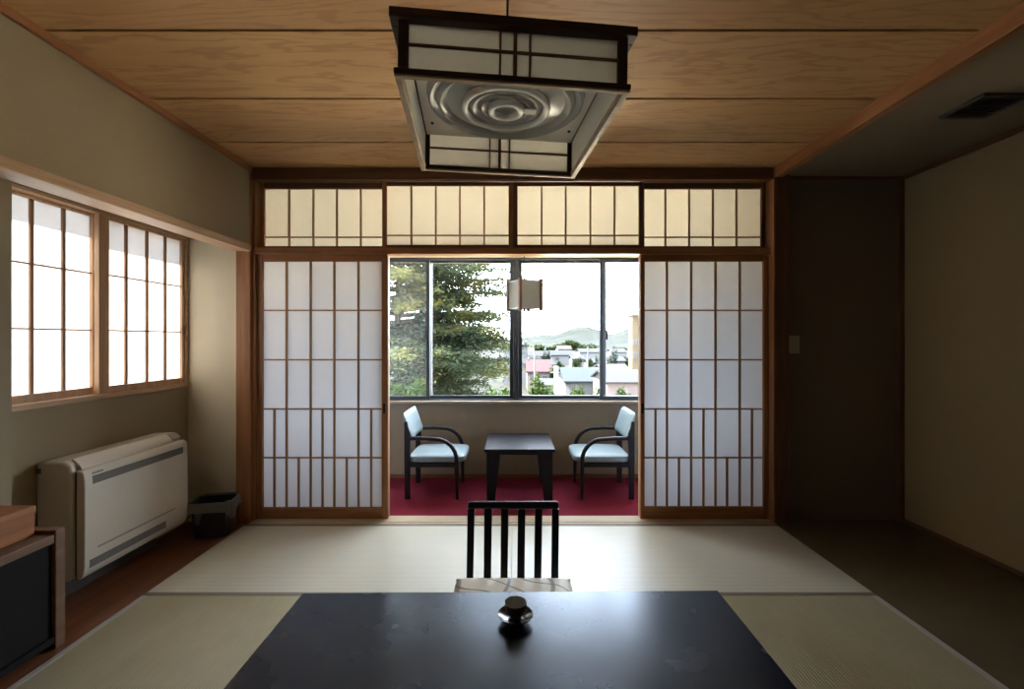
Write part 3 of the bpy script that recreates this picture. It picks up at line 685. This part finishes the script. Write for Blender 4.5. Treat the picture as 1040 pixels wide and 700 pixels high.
put('bottom_edging', frm, M['lamp_wood_pale'], pl_, .002, local=True)
for sx_ in (-1, 1):
    for sy_ in (-1, 1):
        q = MB(); q.box(sx_ * (a_ - .012) - .012, sx_ * (a_ - .012) + .012, sy_ * b_ - .010, sy_ * b_ + .010, .014, Hh - .010); put('corner_post', q, M['lamp_wood'], pl_, .002, local=True)
for s in (-1, 1):       # front and back lattice
    q = MB(); yy = s * (b_ - .006)
    q.box(-a_ + .024, a_ - .024, yy - .008, yy + .009, .076, .0815)
    for xx, hwid in ((-.038, .0025), (0, .0045), (.038, .0025)): q.box(xx - hwid, xx + hwid, yy - .0085, yy + .010, .014, Hh - .010)
    put('lattice', q, M['dark_x'], pl_, .0005, local=True)
    q = MB(); xx = s * (a_ + .001)
    q.box(xx - .004, xx + .004, -b_ + .024, b_ - .024, .076, .0815)
    for yy, hwid in ((-.038, .0025), (0, .0045), (.038, .0025)): q.box(xx - .0045, xx + .005, yy - hwid, yy + hwid, .014, Hh - .010)
    put('lattice', q, M['dark_x'], pl_, .0005, local=True)
    q = MB(); q.box(-a_ + .02, a_ - .02, s * (b_ - .006) - .001, s * (b_ - .006) + .001, .012, Hh - .008); put('paper_panel', q, M['paper_lamp'], pl_, local=True)
    q = MB(); q.box(s * (a_ - .006) - .001, s * (a_ - .006) + .001, -b_ + .012, b_ - .012, .012, Hh - .008); put('paper_panel', q, M['paper_lamp'], pl_, local=True)
q = MB(); q.box(-a_ + .012, a_ - .012, -b_ + .012, b_ - .012, .126, .138); put('reflector', q, M['reflector'], pl_, .002, local=True)
q = MB(); q.lathe((0, 0, .126), [(0, -.020), (.066, -.022), (.071, -.034), (.077, -.037), (.083, -.034), (.090, -.026), (.098, -.036), (.105, -.038), (.112, -.034), (.118, -.024), (.19, -.018), (.200, -.030), (.208, -.034), (.216, -.030), (.222, -.018), (.232, -.026), (.240, -.028), (.247, -.022), (.252, 0), (0, 0)], 72)
put('acrylic_cover', q, M['acrylic'], pl_, 0, True, local=True)
for r_, z_ in ((.132, .093), (.048, .088)):
    q = MB(); q.tube([(r_ * math.cos(t * math.pi / 30), r_ * math.sin(t * math.pi / 30), z_) for t in range(60)], .012, 12, None, True); put('lamp_tube', q, M['tube'], pl_, 0, True, local=True)
q = MB(); q.box(.04, .10, -.02, .02, .086, .104); put('socket', q, M['ac'], pl_, .004, local=True)
q = MB(); q.tube([(0, 0, .136), (0, 0, ZC - PZ0)], .0035, 8); put('cord', q, M['cord'], pl_, local=True)
q = MB(); q.lathe((0, 0, ZC - PZ0), [(0, -.03), (.03, -.03), (.045, -.02), (.05, 0), (0, 0)], 24); put('ceiling_rose', q, M['lamp_wood'], pl_, 0, True, local=True)
for sx_, sy_ in ((-.25, -.2), (.25, -.2), (-.25, .2), (.25, .2)):
    q = MB(); q.lathe((sx_, sy_, .126), [(0, -.006), (.005, -.005), (.006, 0)], 10); put('screw', q, M['vent'], pl_, 0, True, local=True)

# ------------------------------------------------------------------ wall heater / air conditioner
ac = thing('wall_mounted_air_conditioner', (-2.1, 2.45, .10), 'ivory floor-level air conditioner under the paper window', 'air conditioner')
y0, y1 = 2.105, 2.80
pr = [(-2.188, .105), (-2.188, .655)]
for i in range(7):
    t_ = i / 6 * math.pi / 2; pr.append((-2.075 + .045 * math.sin(t_), .612 + .045 * math.cos(t_)))
pr += [(-2.030, .125), (-2.045, .105)]
a = MB(); a.prism(pr, 1, y0, y1); put('body', a, M['ac'], ac, .010, True, seg=3)
a = MB(); a.box(-2.032, -2.018, y0 + .022, y1 - .012, .122, .606); put('inner_frame', a, M['ac_dark'], ac)
pr = [(-2.020, .108), (-2.020, .612), (-2.004, .612), (-1.990, .600), (-1.984, .570), (-1.982, .36), (-1.984, .16), (-1.992, .125), (-2.008, .108)]
a = MB(); a.prism(pr, 1, y0 + .018, y1 - .004); put('front_panel', a, M['ac'], ac, .004, True)
pr = [(-2.062, .6585), (-2.058, .6635), (-2.040, .654), (-2.018, .632), (-2.010, .6135), (-2.022, .6135), (-2.034, .632)]
a = MB(); a.prism(pr, 1, y0 + .035, y1 - .085); put('flap', a, M['ac'], ac, .002, True)
a = MB(); a.prism([(-2.060, .655), (-2.056, .6605), (-2.040, .652), (-2.016, .628), (-2.024, .622)], 1, y1 - .078, y1 - .015); put('control_panel', a, M['ac_grey'], ac, .001, True)
def grille(z0, z1, ya, yb, k):
    g_ = MB(); g_.box(-1.9855, -1.9815, ya, yb, z0, z1); go = put('grille', g_, M['ac_grey'], ac)
    q = MB(); st = (z1 - z0) / k
    for i in range(k): q.box(-1.983, -1.9805, ya + .002, yb - .002, z0 + st * (i + .25), z0 + st * (i + .75))
    put('slot', q, M['ac_dark'], go)
grille(.540, .578, 2.165, 2.755, 4)
grille(.152, .188, 2.150, 2.62, 4)
a = MB(); a.box(-1.986, -1.9812, 2.19, 2.69, .229, .236); put('groove', a, M['ac_grey'], ac)
a = MB()
for i in range(6): a.box(-1.987, -1.9835, 2.165 + i * .010, 2.165 + i * .010 + .0065, .5865, .594)
put('logo', a, M['ac_grey'], ac)
a = MB(); a.box(-2.185, -2.165, y0 - .004, y0 + .004, .605, .63); put('side_hook', a, M['ac_dark'], ac, .001)
a = MB(); a.box(-2.187, -2.13, y0 + .06, y1 - .06, -.004, .105); put('wall_bracket', a, M['ac_dark'], ac, .003)

# ------------------------------------------------------------------ waste bin with liner
bx_, by_ = -1.985, 2.93
wb = thing('waste_bin', (bx_, by_, -.005), 'black waste bin with a grey plastic liner in the recess corner', 'waste bin', rotz=R(12))
wb.location = (-1.893, 2.91, -.005)
a = MB(); hx, hy, hb = .112, .085, .215
def ringpts(hx, hy, z, n=8, r=.03):
    o = []
    for cx_, cy_, a0 in ((hx - r, hy - r, 0), (-hx + r, hy - r, 90), (-hx + r, -hy + r, 180), (hx - r, -hy + r, 270)):
        for i in range(n): t_ = R(a0 + 90 * i / (n - 1)); o.append((cx_ + r * math.cos(t_), cy_ + r * math.sin(t_), z))
    return o
def loft(mb, rings, cap0=True, cap1=False):
    n_ = len(rings[0]); vs = [p for r_ in rings for p in r_]; fs = []
    for i in range(len(rings) - 1):
        for j in range(n_): fs.append((i * n_ + j, i * n_ + (j + 1) % n_, (i + 1) * n_ + (j + 1) % n_, (i + 1) * n_ + j))
    if cap0: fs.append(tuple(range(n_))[::-1])
    if cap1: fs.append(tuple(range((len(rings) - 1) * n_, len(rings) * n_)))
    return mb.add(vs, fs)
loft(a, [ringpts(hx * .84, hy * .84, 0), ringpts(hx, hy, hb), ringpts(hx - .005, hy - .005, hb), ringpts(hx * .8, hy * .8, .01)], True, True); put('bucket', a, M['bin'], wb, 0, True, local=True)
a = MB(); rings = []
for (k_, z_, j_) in ((.90, .09, .002), (.955, .16, .003), (.985, .205, .003), (1.02, .224, .004), (1.07, .222, .007), (1.10, .185, .011), (1.13, .140, .016)):
    r0 = ringpts(hx * k_, hy * k_, z_); q_ = []
    for i, p_ in enumerate(r0):
        t_ = i / len(r0) * 2 * math.pi
        wv = math.sin(t_ * 7 + k_ * 9) * j_ + rnd.uniform(-1, 1) * j_ * .5
        dz = (math.sin(t_ * 3 + 1) * .022 + rnd.uniform(-.010, .010)) if z_ < .2 and k_ > 1 else math.sin(t_ * 5) * .004
        q_.append((p_[0] * (1 + wv * 6), p_[1] * (1 + wv * 6), z_ + dz))
    rings.append(q_)
loft(a, rings, False, False); put('liner', a, M['bag'], wb, 0, True, local=True)

# ------------------------------------------------------------------ low cabinet and wooden box at the left edge
cbx0, cbx1, cy1_, cy0_ = -2.085, -1.812, 1.858, .95
cab = thing('low_cabinet', ((cbx0 + cbx1) / 2, (cy0_ + cy1_) / 2, -.005), 'low open-fronted brown wooden cabinet at the left edge', 'cabinet')
a = MB(); a.box(cbx0, cbx1, cy1_ - .040, cy1_, -.005, .465); put('side_panel', a, M['cab'], cab, .003)
a = MB(); a.box(cbx0, cbx1, cy0_, cy0_ + .04, -.005, .465); put('side_panel', a, M['cab'], cab, .003)
a = MB(); a.box(cbx0, cbx1 - .004, cy0_ + .04, cy1_ - .04, .415, .449); put('top_board', a, M['cab'], cab, .003)
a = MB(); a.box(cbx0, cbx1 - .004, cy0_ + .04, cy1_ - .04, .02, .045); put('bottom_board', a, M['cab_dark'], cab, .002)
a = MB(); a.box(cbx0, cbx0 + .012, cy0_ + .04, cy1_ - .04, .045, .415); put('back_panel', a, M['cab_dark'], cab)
a = MB(); a.box(cbx1 - .030, cbx1 - .016, cy0_ + .041, cy1_ - .041, .046, .414); put('dark_infill', a, M['cab_dark'], cab, .001)  # added near-black panel filling the open cabinet front
wbx = thing('wooden_box', (-1.98, 1.62, .449), 'plain orange-brown wooden box on the low cabinet', 'box')
a = MB(); a.box(-2.075, -1.888, 1.40, 1.812, .4495, .535); put('body', a, M['box_wood'], wbx, .002)
a = MB(); a.box(-2.078, -1.885, 1.397, 1.815, .536, .566); put('lid', a, M['box_wood'], wbx, .002)

# ------------------------------------------------------------------ switch, vent
sw = thing('light_switch', (PX(805.5, YS), YS - .005, PZ(358, YS)), 'beige light switch on the dark alcove wall', 'switch')
a = MB(); a.box(PX(800.5, YS), PX(811.5, YS), YS - .008, YS - .0005, PZ(359, YS), PZ(341, YS)); put('plate', a, M['switch'], sw, .002)
a = MB(); a.box(PX(803.5, YS), PX(808.5, YS), YS - .011, YS - .008, PZ(354, YS), PZ(346, YS)); put('rocker', a, M['switch'], sw, .001)
vn = thing('ceiling_vent', (2.2, 2.155, ZS - .012), 'square dark air vent in the alcove soffit', 'vent')
a = MB(); vx0, vx1, vy0, vy1 = 2.09, 2.32, 2.045, 2.265
a.box(vx0, vx1, vy0, vy0 + .02, ZS - .016, ZS - .0005); a.box(vx0, vx1, vy1 - .02, vy1, ZS - .016, ZS - .0005); a.box(vx0, vx0 + .02, vy0 + .02, vy1 - .02, ZS - .016, ZS - .0005); a.box(vx1 - .02, vx1, vy0 + .02, vy1 - .02, ZS - .016, ZS - .0005)
put('frame', a, M['vent'], vn, .003)
a = MB(); a.box(vx0 + .02, vx1 - .02, vy0 + .02, vy1 - .02, ZS - .003, ZS - .0005); put('backing', a, M['black'], vn)
for i in range(6):
    a = MB(); yy = vy0 + .03 + i * .029
    a.hexa([(vx0 + .02, yy, ZS - .014), (vx1 - .02, yy, ZS - .014), (vx1 - .02, yy + .004, ZS - .015), (vx0 + .02, yy + .004, ZS - .015), (vx0 + .02, yy + .012, ZS - .004), (vx1 - .02, yy + .012, ZS - .004), (vx1 - .02, yy + .016, ZS - .005), (vx0 + .02, yy + .016, ZS - .005)])
    put('slat', a, M['vent'], vn)

# ------------------------------------------------------------------ outside
GZ = -9.0
g_ = MB(); g_.quad((-400, 5, GZ), (600, 5, GZ), (600, 500, GZ), (-400, 500, GZ))
structure('ground', g_, M['ground'], 'town ground far below the window', 'ground')
yd = MB(); yd.box(-45, 45, 4.3, 48, GZ, GZ + .05);
structure('bounce_ground', yd, M['bounce_yard'], 'added unseen pale yard below the windows', 'ground')  # unseen ground added to bounce sunlight up to the ceiling
gw = MB(); gw.box(-4.5, -4.3, -3, 6, GZ, 2.3)
structure('wall_sky_blocker', gw, plain('dark_sky_blocker', (.06, .06, .055), .9), 'added dark wall blocking sky light outside the left window', 'wall')  # unseen, added to cut the sky light on the paper window
# far hills: a relief mesh from 450 m to 1100 m
def hill_h(x, yv):
    u = x / yv * F + CX                        # bearing
    t_ = min(1, max(0, (yv - 420) / 480)); rise = t_ * t_ * (3 - 2 * t_)
    prof = 0
    for c_, w_, h_ in ((592, 30, 14), (655, 34, 15), (556, 24, 5), (720, 60, 20), (480, 40, 0), (400, 60, 6), (800, 70, 14)): prof = max(prof, h_ * math.exp(-((u - c_) / w_) ** 2))
    import mathutils
    nz_ = mathutils.noise.fractal(Vector((x * .012, yv * .012, 3.1)), 1.0, 2.0, 4)
    return GZ + rise * ((prof - 1.5) * yv / F + 10.2) + nz_ * 4.5 * rise
NX, NY = 150, 46
vs = []; fs = []
for j in range(NY + 1):
    yv = 420 + 620 * j / NY
    for i in range(NX + 1):
        x_ = (-.45 + 1.05 * i / NX) * yv
        vs.append((x_, yv, hill_h(x_, yv)))
for j in range(NY):
    for i in range(NX): q = j * (NX + 1) + i; fs.append((q, q + 1, q + NX + 2, q + NX + 1))
hm = MB(); hm.add(vs, fs); ho = put('hills', hm, M['hill'], None, 0, True); tag(ho, 'low wooded hills beyond the town', 'hills', None, 'structure')

def leaf_cloud(mb, pts, size, r_, flat=.5):
    for p in pts:
        d = Vector((r_.gauss(0, 1), r_.gauss(0, 1), r_.gauss(0, flat))).normalized(); e = d.cross(Vector((r_.gauss(0, .5), r_.gauss(0, .5), 1))).normalized()
        s_ = size * r_.uniform(.6, 1.3); p = Vector(p)
        mb.add([p - d * s_, p + e * s_ * .45, p + d * s_, p - e * s_ * .45], [(0, 1, 2, 3)])
def conifer(x, yv, z0, z1, spread):
    o = thing('conifer_tree', (x, yv, GZ), 'large feathery conifer filling the left window', 'tree')
    tr = MB(); tr.tube([(x, yv, GZ), (x + .1, yv, -3), (x - .05, yv, 1.0), (x + .05, yv, 4), (x, yv, z1)], [.24, .14, .085, .06, .02], 12); put('trunk', tr, M['bark'], o, 0, True)
    br = MB(); fo = MB(); r_ = random.Random(21); z = z0
    while z < z1 - .4:
        f_ = (z - z0) / (z1 - z0); L0 = spread * min(1, (1.25 - f_) ** .5)
        for k_ in range(10 if z < 4.6 else 3):
            an = r_.uniform(0, 2 * math.pi) if k_ % 2 else r_.gauss(-.15, .75); L = L0 * r_.uniform(.55, 1.12); rise = r_.uniform(.0, .22)
            pts = []; zz = z + r_.uniform(-.2, .2)
            for q in range(9):
                t_ = q / 8
                pts.append(Vector((x + math.cos(an + .15 * t_) * L * t_, yv + math.sin(an + .15 * t_) * L * t_, zz + rise * L * t_ - .10 * L * t_ * t_)))
            br.tube(pts, [.030 * (1 - .85 * q / 8) + .004 for q in range(9)], 5)
            for q in range(2, 9):
                for s in (-1, 1):
                    for rep in range(2 if q < 5 else 4):
                        t_ = (q - r_.random()) / 8; base = pts[q - 1].lerp(pts[q], r_.random())
                        if r_.random() < .10: continue
                        tl = (.26 + .28 * (1 - t_)) * L * .55 * r_.uniform(.6, 1.2); a2 = an + s * r_.uniform(.4, 1.0)
                        dirv = Vector((math.cos(a2), math.sin(a2), r_.uniform(-.22, .16)))
                        cnt = max(5, int(tl * 20))
                        for w_ in range(cnt):
                            p_ = base + dirv * tl * w_ / cnt + Vector((r_.gauss(0, .05), r_.gauss(0, .05), r_.gauss(0, .04)))
                            leaf_cloud(fo, [p_, p_ + Vector((r_.gauss(0, .06), r_.gauss(0, .06), r_.gauss(-.03, .04)))], .046, r_, .45)
        z += .19
    put('branches', br, M['bark'], o); put('foliage', fo, M['needles'], o)
    return o
conifer(PX(405, 10.5), 10.5, -2.6, 12, 2.62)
def leafy_tree(name, x, yv, top, rx, rz_, nleaf, size, mat, label, group, seed, cat='tree'):
    r_ = random.Random(seed); o = thing(name, (x, yv, GZ), label, cat, group)
    tr = MB(); tr.tube([(x, yv, GZ), (x + .1, yv, (GZ + top) / 2), (x, yv, top - rz_ * .6)], [rx * .09 + .06, rx * .07 + .04, .04], 8); put('trunk', tr, M['bark'], o, 0, True)
    fo = MB(); blobs = [(r_.uniform(-.56, .56) * rx, r_.uniform(-.56, .56) * rx, r_.uniform(-1.5, -.3) * rz_, r_.uniform(.25, .42)) for _ in range(12)]
    for _ in range(nleaf):
        b_ = r_.choice(blobs); d = Vector((r_.gauss(0, 1), r_.gauss(0, 1), r_.gauss(0, 1))).normalized() * r_.random() ** .35
        p_ = (x + b_[0] + d.x * b_[3] * rx, yv + b_[1] + d.y * b_[3] * rx, top + b_[2] + d.z * b_[3] * rz_)
        leaf_cloud(fo, [p_], size, r_, .8)
    put('foliage', fo, mat, o)
    return o
GB = 'leafy tree tops just under the window'
for (px, pt, yv, rx, rz_, lab, sd) in ((412, 382, 5.6, .46, .7, 'bright leafy tree top at the far left below the conifer', 1), (500, 384, 5.6, .30, .5, 'bright leafy tree top right of the conifer, beside the middle mullion', 2),
        (551, 379, 5.6, .28, .6, 'light green leafy tree top right of the middle mullion, below the red roof', 3), (598, 391, 5.6, .27, .5, 'light green leafy tree top in front of the pale blue roof', 4), (634, 394, 5.6, .16, .4, 'small light green tree top in front of the mauve roof', 5)):
    leafy_tree('leafy_tree', PX(px, yv), yv, PZ(pt, yv), rx, rz_, int(3200 * rx / .3), .030, M['leaf_bright'], lab, GB, sd)
GF = 'trees among the town houses'
for (px, pt, yv, rx, rz_, mt, lab, sd) in ((554, 355, 150, 2.0, 5, 'leaf_dark', 'dark pointed tree among grey roofs left of the town view', 11), (569, 364, 120, 2.0, 3, 'leaf_mid', 'round green tree behind the pale blue roof, leftmost of three', 12), (586, 363, 125, 2.2, 3, 'leaf_mid', 'round green tree behind the pale blue roof, middle of three', 13), (602, 362, 130, 2.0, 3.5, 'leaf_mid', 'round green tree behind the pale blue roof, rightmost of three', 14),
        (619, 349, 140, 2.6, 8, 'leaf_dark', 'tall dark tree just right of the right mullion', 15), (634, 362, 176, 4, 4, 'leaf_mid', 'round green tree left of the beige apartment block', 16), (566, 350, 310, 9, 5, 'leaf_mid', 'distant green tree clump above the grey roofs', 17), (630, 353, 340, 10, 5, 'leaf_mid', 'distant green tree clump right of the right mullion', 18), (598, 350, 375, 12, 5, 'leaf_mid', 'distant green tree clump below the hilltop', 19), (547, 367, 105, 2.0, 3, 'leaf_mid', 'round green tree right behind the red roof', 20), (562, 373, 84, 1.3, 3, 'leaf_mid', 'green tree between the red roof and the pale pole', 21), (612, 368, 96, 1.5, 3, 'leaf_dark', 'dark green tree at the right end of the pale blue roof', 22), (540, 349, 420, 14, 8, 'leaf_mid', 'far green wood at the left foot of the hill', 23), (580, 346, 430, 14, 8, 'leaf_mid', 'far green wood below the hilltop, right of the orange roof', 24)):
    leafy_tree('town_tree', PX(px, yv), yv, PZ(pt, yv), rx, rz_, 900, rx * .16, M[mt], lab, GF, sd)

def house(px0, px1, p_eave, p_ridge, yv, depth, wall, roof, label, wins=(), kind='gable', name='house', base=GZ):
    """ridge runs left-right; pixels give the outline at the front wall"""
    x0, x1 = PX(px0, yv), PX(px1, yv); ze, zr = PZ(p_eave, yv), PZ(p_ridge, yv + depth * .5)
    o = thing(name, ((x0 + x1) / 2, yv + depth / 2, base), label, 'house' if name == 'house' else 'building', 'town buildings')
    a = MB(); a.box(x0 + .3, x1 - .3, yv, yv + depth, base, ze); put('walls', a, M[wall], o)
    a = MB()
    if kind == 'gable':
        t_ = .25; ov = .6
        a.prism([(yv - ov, ze - .1), (yv + depth / 2, zr), (yv + depth + ov, ze - .1), (yv + depth + ov, ze - .1 + t_), (yv + depth / 2, zr + t_), (yv - ov, ze - .1 + t_)], 0, x0, x1)
        a.prism([(yv, ze - .05), (yv + depth, ze - .05), (yv + depth / 2, zr)], 0, x0 + .3, x0 + .5); a.prism([(yv, ze - .05), (yv + depth, ze - .05), (yv + depth / 2, zr)], 0, x1 - .5, x1 - .3)
    else:
        a.box(x0, x1, yv - .3, yv + depth + .3, ze, ze + .5)
    put('roof', a, M[roof], o)
    for (wx0, wx1, wy0, wy1) in wins:
        f = MB(); xa, xb, za, zb2 = PX(wx0, yv), PX(wx1, yv), PZ(wy1, yv), PZ(wy0, yv)
        f.box(xa, xb, yv - .08, yv + .02, za, zb2); fo = put('window', f, M['wall_white'], o)
        q = MB(); e = min(.12, (xb - xa) * .12); mid_ = (xa + xb) / 2
        q.box(xa + e, mid_ - e / 2, yv - .11, yv - .079, za + e, zb2 - e); q.box(mid_ + e / 2, xb - e, yv - .11, yv - .079, za + e, zb2 - e); put('pane', q, M['ext_window'], fo)
    return o
house(510, 537, 352, 346, 105, 12, 'wall_grey', 'roof_grey', 'tall grey house beside the middle mullion', ((529, 535, 356, 361), (529, 535, 368, 373)), 'flat', 'building')
house(534, 561, 378, 366.5, 92, 9, 'wall_pink', 'roof_red', 'small house with a bright red roof', ((540, 545, 381, 385), (550, 556, 381, 385)))
house(572, 622, 388, 374.5, 70, 11, 'wall_white', 'roof_blue', 'long house with a pale blue roof', ((580, 585, 390, 396), (587, 593, 390, 396)))
house(641, 668, 321, 318, 118, 4, 'wall_beige', 'wall_beige', 'beige apartment block at the right edge of the window', ((643, 649, 345, 350), (652, 658, 345, 350), (643, 649, 358, 364), (652, 658, 358, 364)), 'flat', 'building')
house(614, 664, 389, 377, 58, 10, 'wall_pink', 'roof_mauve', 'house with a broad mauve roof at lower right', ((630, 637, 394, 400),))
house(610, 640, 376, 371, 84, 8, 'wall_white', 'roof_mauve', 'low white house with a mauve roof, behind the broad mauve roof', ((624, 630, 378, 381),))
house(536, 560, 362, 357, 175, 10, 'wall_grey', 'roof_grey', 'grey-roofed house behind the red roof', ((542, 546, 364, 367),))
house(558, 582, 361, 356.5, 190, 10, 'wall_white', 'roof_grey', 'grey-roofed house right of the dark pointed tree', ((564, 568, 363, 366),))
house(566, 581, 355, 351.5, 250, 12, 'wall_white', 'roof_orange', 'small far house with an orange roof', ())
house(588, 612, 358, 354.5, 230, 12, 'wall_white', 'roof_grey', 'far grey-roofed house below the hilltop', ())
house(616, 636, 367, 363, 150, 10, 'wall_grey', 'roof_grey', 'grey-roofed house left of the beige block', ((620, 625, 369, 372),))
house(546, 566, 392, 386, 62, 7, 'wall_white', 'roof_grey', 'white house with a grey roof below the red roof', ((552, 557, 394, 398),))
house(580, 594, 365, 361.5, 165, 8, 'wall_white', 'roof_mauve', 'white house with a mauve roof just above the pale blue roof', ((583, 587, 366, 368),))
house(596, 611, 369, 365, 140, 8, 'wall_beige', 'roof_grey', 'beige house with a grey roof, right behind the pale blue roof', ((599, 603, 370, 372),))
house(529, 543, 357, 353.5, 240, 12, 'wall_pink', 'roof_orange', 'distant orange-roofed house right of the middle mullion', ())
house(620, 637, 358, 354.5, 260, 12, 'wall_white', 'roof_mauve', 'distant mauve-roofed house left of the beige block', ())
house(602, 612, 351, 348.5, 400, 14, 'wall_white', 'roof_grey', 'tiny far house at the foot of the hill', ())
for (px, pt, yv, lab) in ((543, 357, 66, 'grey utility pole in front of the red roof'), (597, 352, 100, 'grey utility pole behind the pale blue roof'), (565, 372, 60, 'short thick pale pole left of the pale blue roof')):
    o = thing('utility_pole', (PX(px, yv), yv, GZ), lab, 'utility pole', 'utility poles in the town')
    a = MB(); rr = .32 if yv == 60 else .14; x_ = PX(px, yv); zt = PZ(pt, yv)
    a.tube([(x_, yv, GZ), (x_, yv, zt)], [rr * 1.2, rr], 10); put('post', a, M['wall_white'] if yv == 60 else M['pole'], o, 0, True)
    a = MB(); a.box(x_ - .8, x_ + .8, yv - .06, yv + .06, zt - .9, zt - .75); put('crossarm', a, M['pole'], o)

# ------------------------------------------------------------------ light
wd = bpy.data.worlds.new('sky'); SC.world = wd; wd.use_nodes = True; nt = wd.node_tree; nt.nodes.clear()
o_ = N(nt, 'ShaderNodeOutputWorld'); bg = N(nt, 'ShaderNodeBackground'); nt.links.new(bg.outputs[0], o_.inputs[0])
tc = N(nt, 'ShaderNodeTexCoord'); sp = N(nt, 'ShaderNodeSeparateXYZ'); nt.links.new(tc.outputs['Generated'], sp.inputs[0])
zc_ = ramp(nt, sp.outputs[2], [(0.0, (.84, .91, 1.0)), (.25, (.76, .87, 1.0)), (1.0, (.58, .73, 1.0))])
nzz = noise(nt, tc.outputs['Generated'], 2.2, 5, .6)
cc = mixcol(nt, ramp(nt, nzz, [(.40, 0.0), (.65, .85)]), zc_, (.85, .92, 1.0))
nt.links.new(cc, bg.inputs[0]); bg.inputs[1].default_value = 16.0
sl = bpy.data.lights.new('sun', 'SUN'); sl.energy = 90; sl.angle = R(.6); sl.color = (1, .95, .86)
so = bpy.data.objects.new('sun', sl); COL.objects.link(so)
so.rotation_euler = Vector((-.60, -.10, .80)).to_track_quat('Z', 'Y').to_euler()
for nm, loc, rot, sx_, sy_ in (('garden_window_portal', (0.015, YV1 + .16, (VZ0 + VZ1) / 2), (R(-90), 0, 0), 3.1, 1.25), ('paper_window_portal', (XW - .12, 2.44, 1.40), (0, R(-90), 0), 1.02, 1.30)):
    al = bpy.data.lights.new(nm, 'AREA'); al.shape = 'RECTANGLE'; al.size = sx_; al.size_y = sy_
    ao = bpy.data.objects.new(nm, al); COL.objects.link(ao); ao.location = loc; ao.rotation_euler = rot
    al.cycles.is_portal = True

# ------------------------------------------------------------------ camera and view
cd = bpy.data.cameras.new('camera'); cam = bpy.data.objects.new('camera', cd); COL.objects.link(cam)
cam.location = (0, 0, EYE); cam.rotation_euler = (R(90), 0, 0)
cd.sensor_fit = 'HORIZONTAL'; cd.sensor_width = 36; cd.lens = F / 1040 * 36
cd.shift_x = -(CX - 520) / 1040; cd.shift_y = -(350 - CY) / 1040; cd.clip_start = .02; cd.clip_end = 3000
SC.camera = cam
vs_ = SC.view_settings; vs_.view_transform = 'Standard'; vs_.look = 'None'; vs_.gamma = 1; vs_.use_curve_mapping = False; vs_.exposure = 0.3
cy_ = SC.cycles; cy_.use_denoising = True; cy_.max_bounces = 14; cy_.diffuse_bounces = 8; cy_.transmission_bounces = 8; cy_.transparent_max_bounces = 16; cy_.sample_clamp_indirect = 0
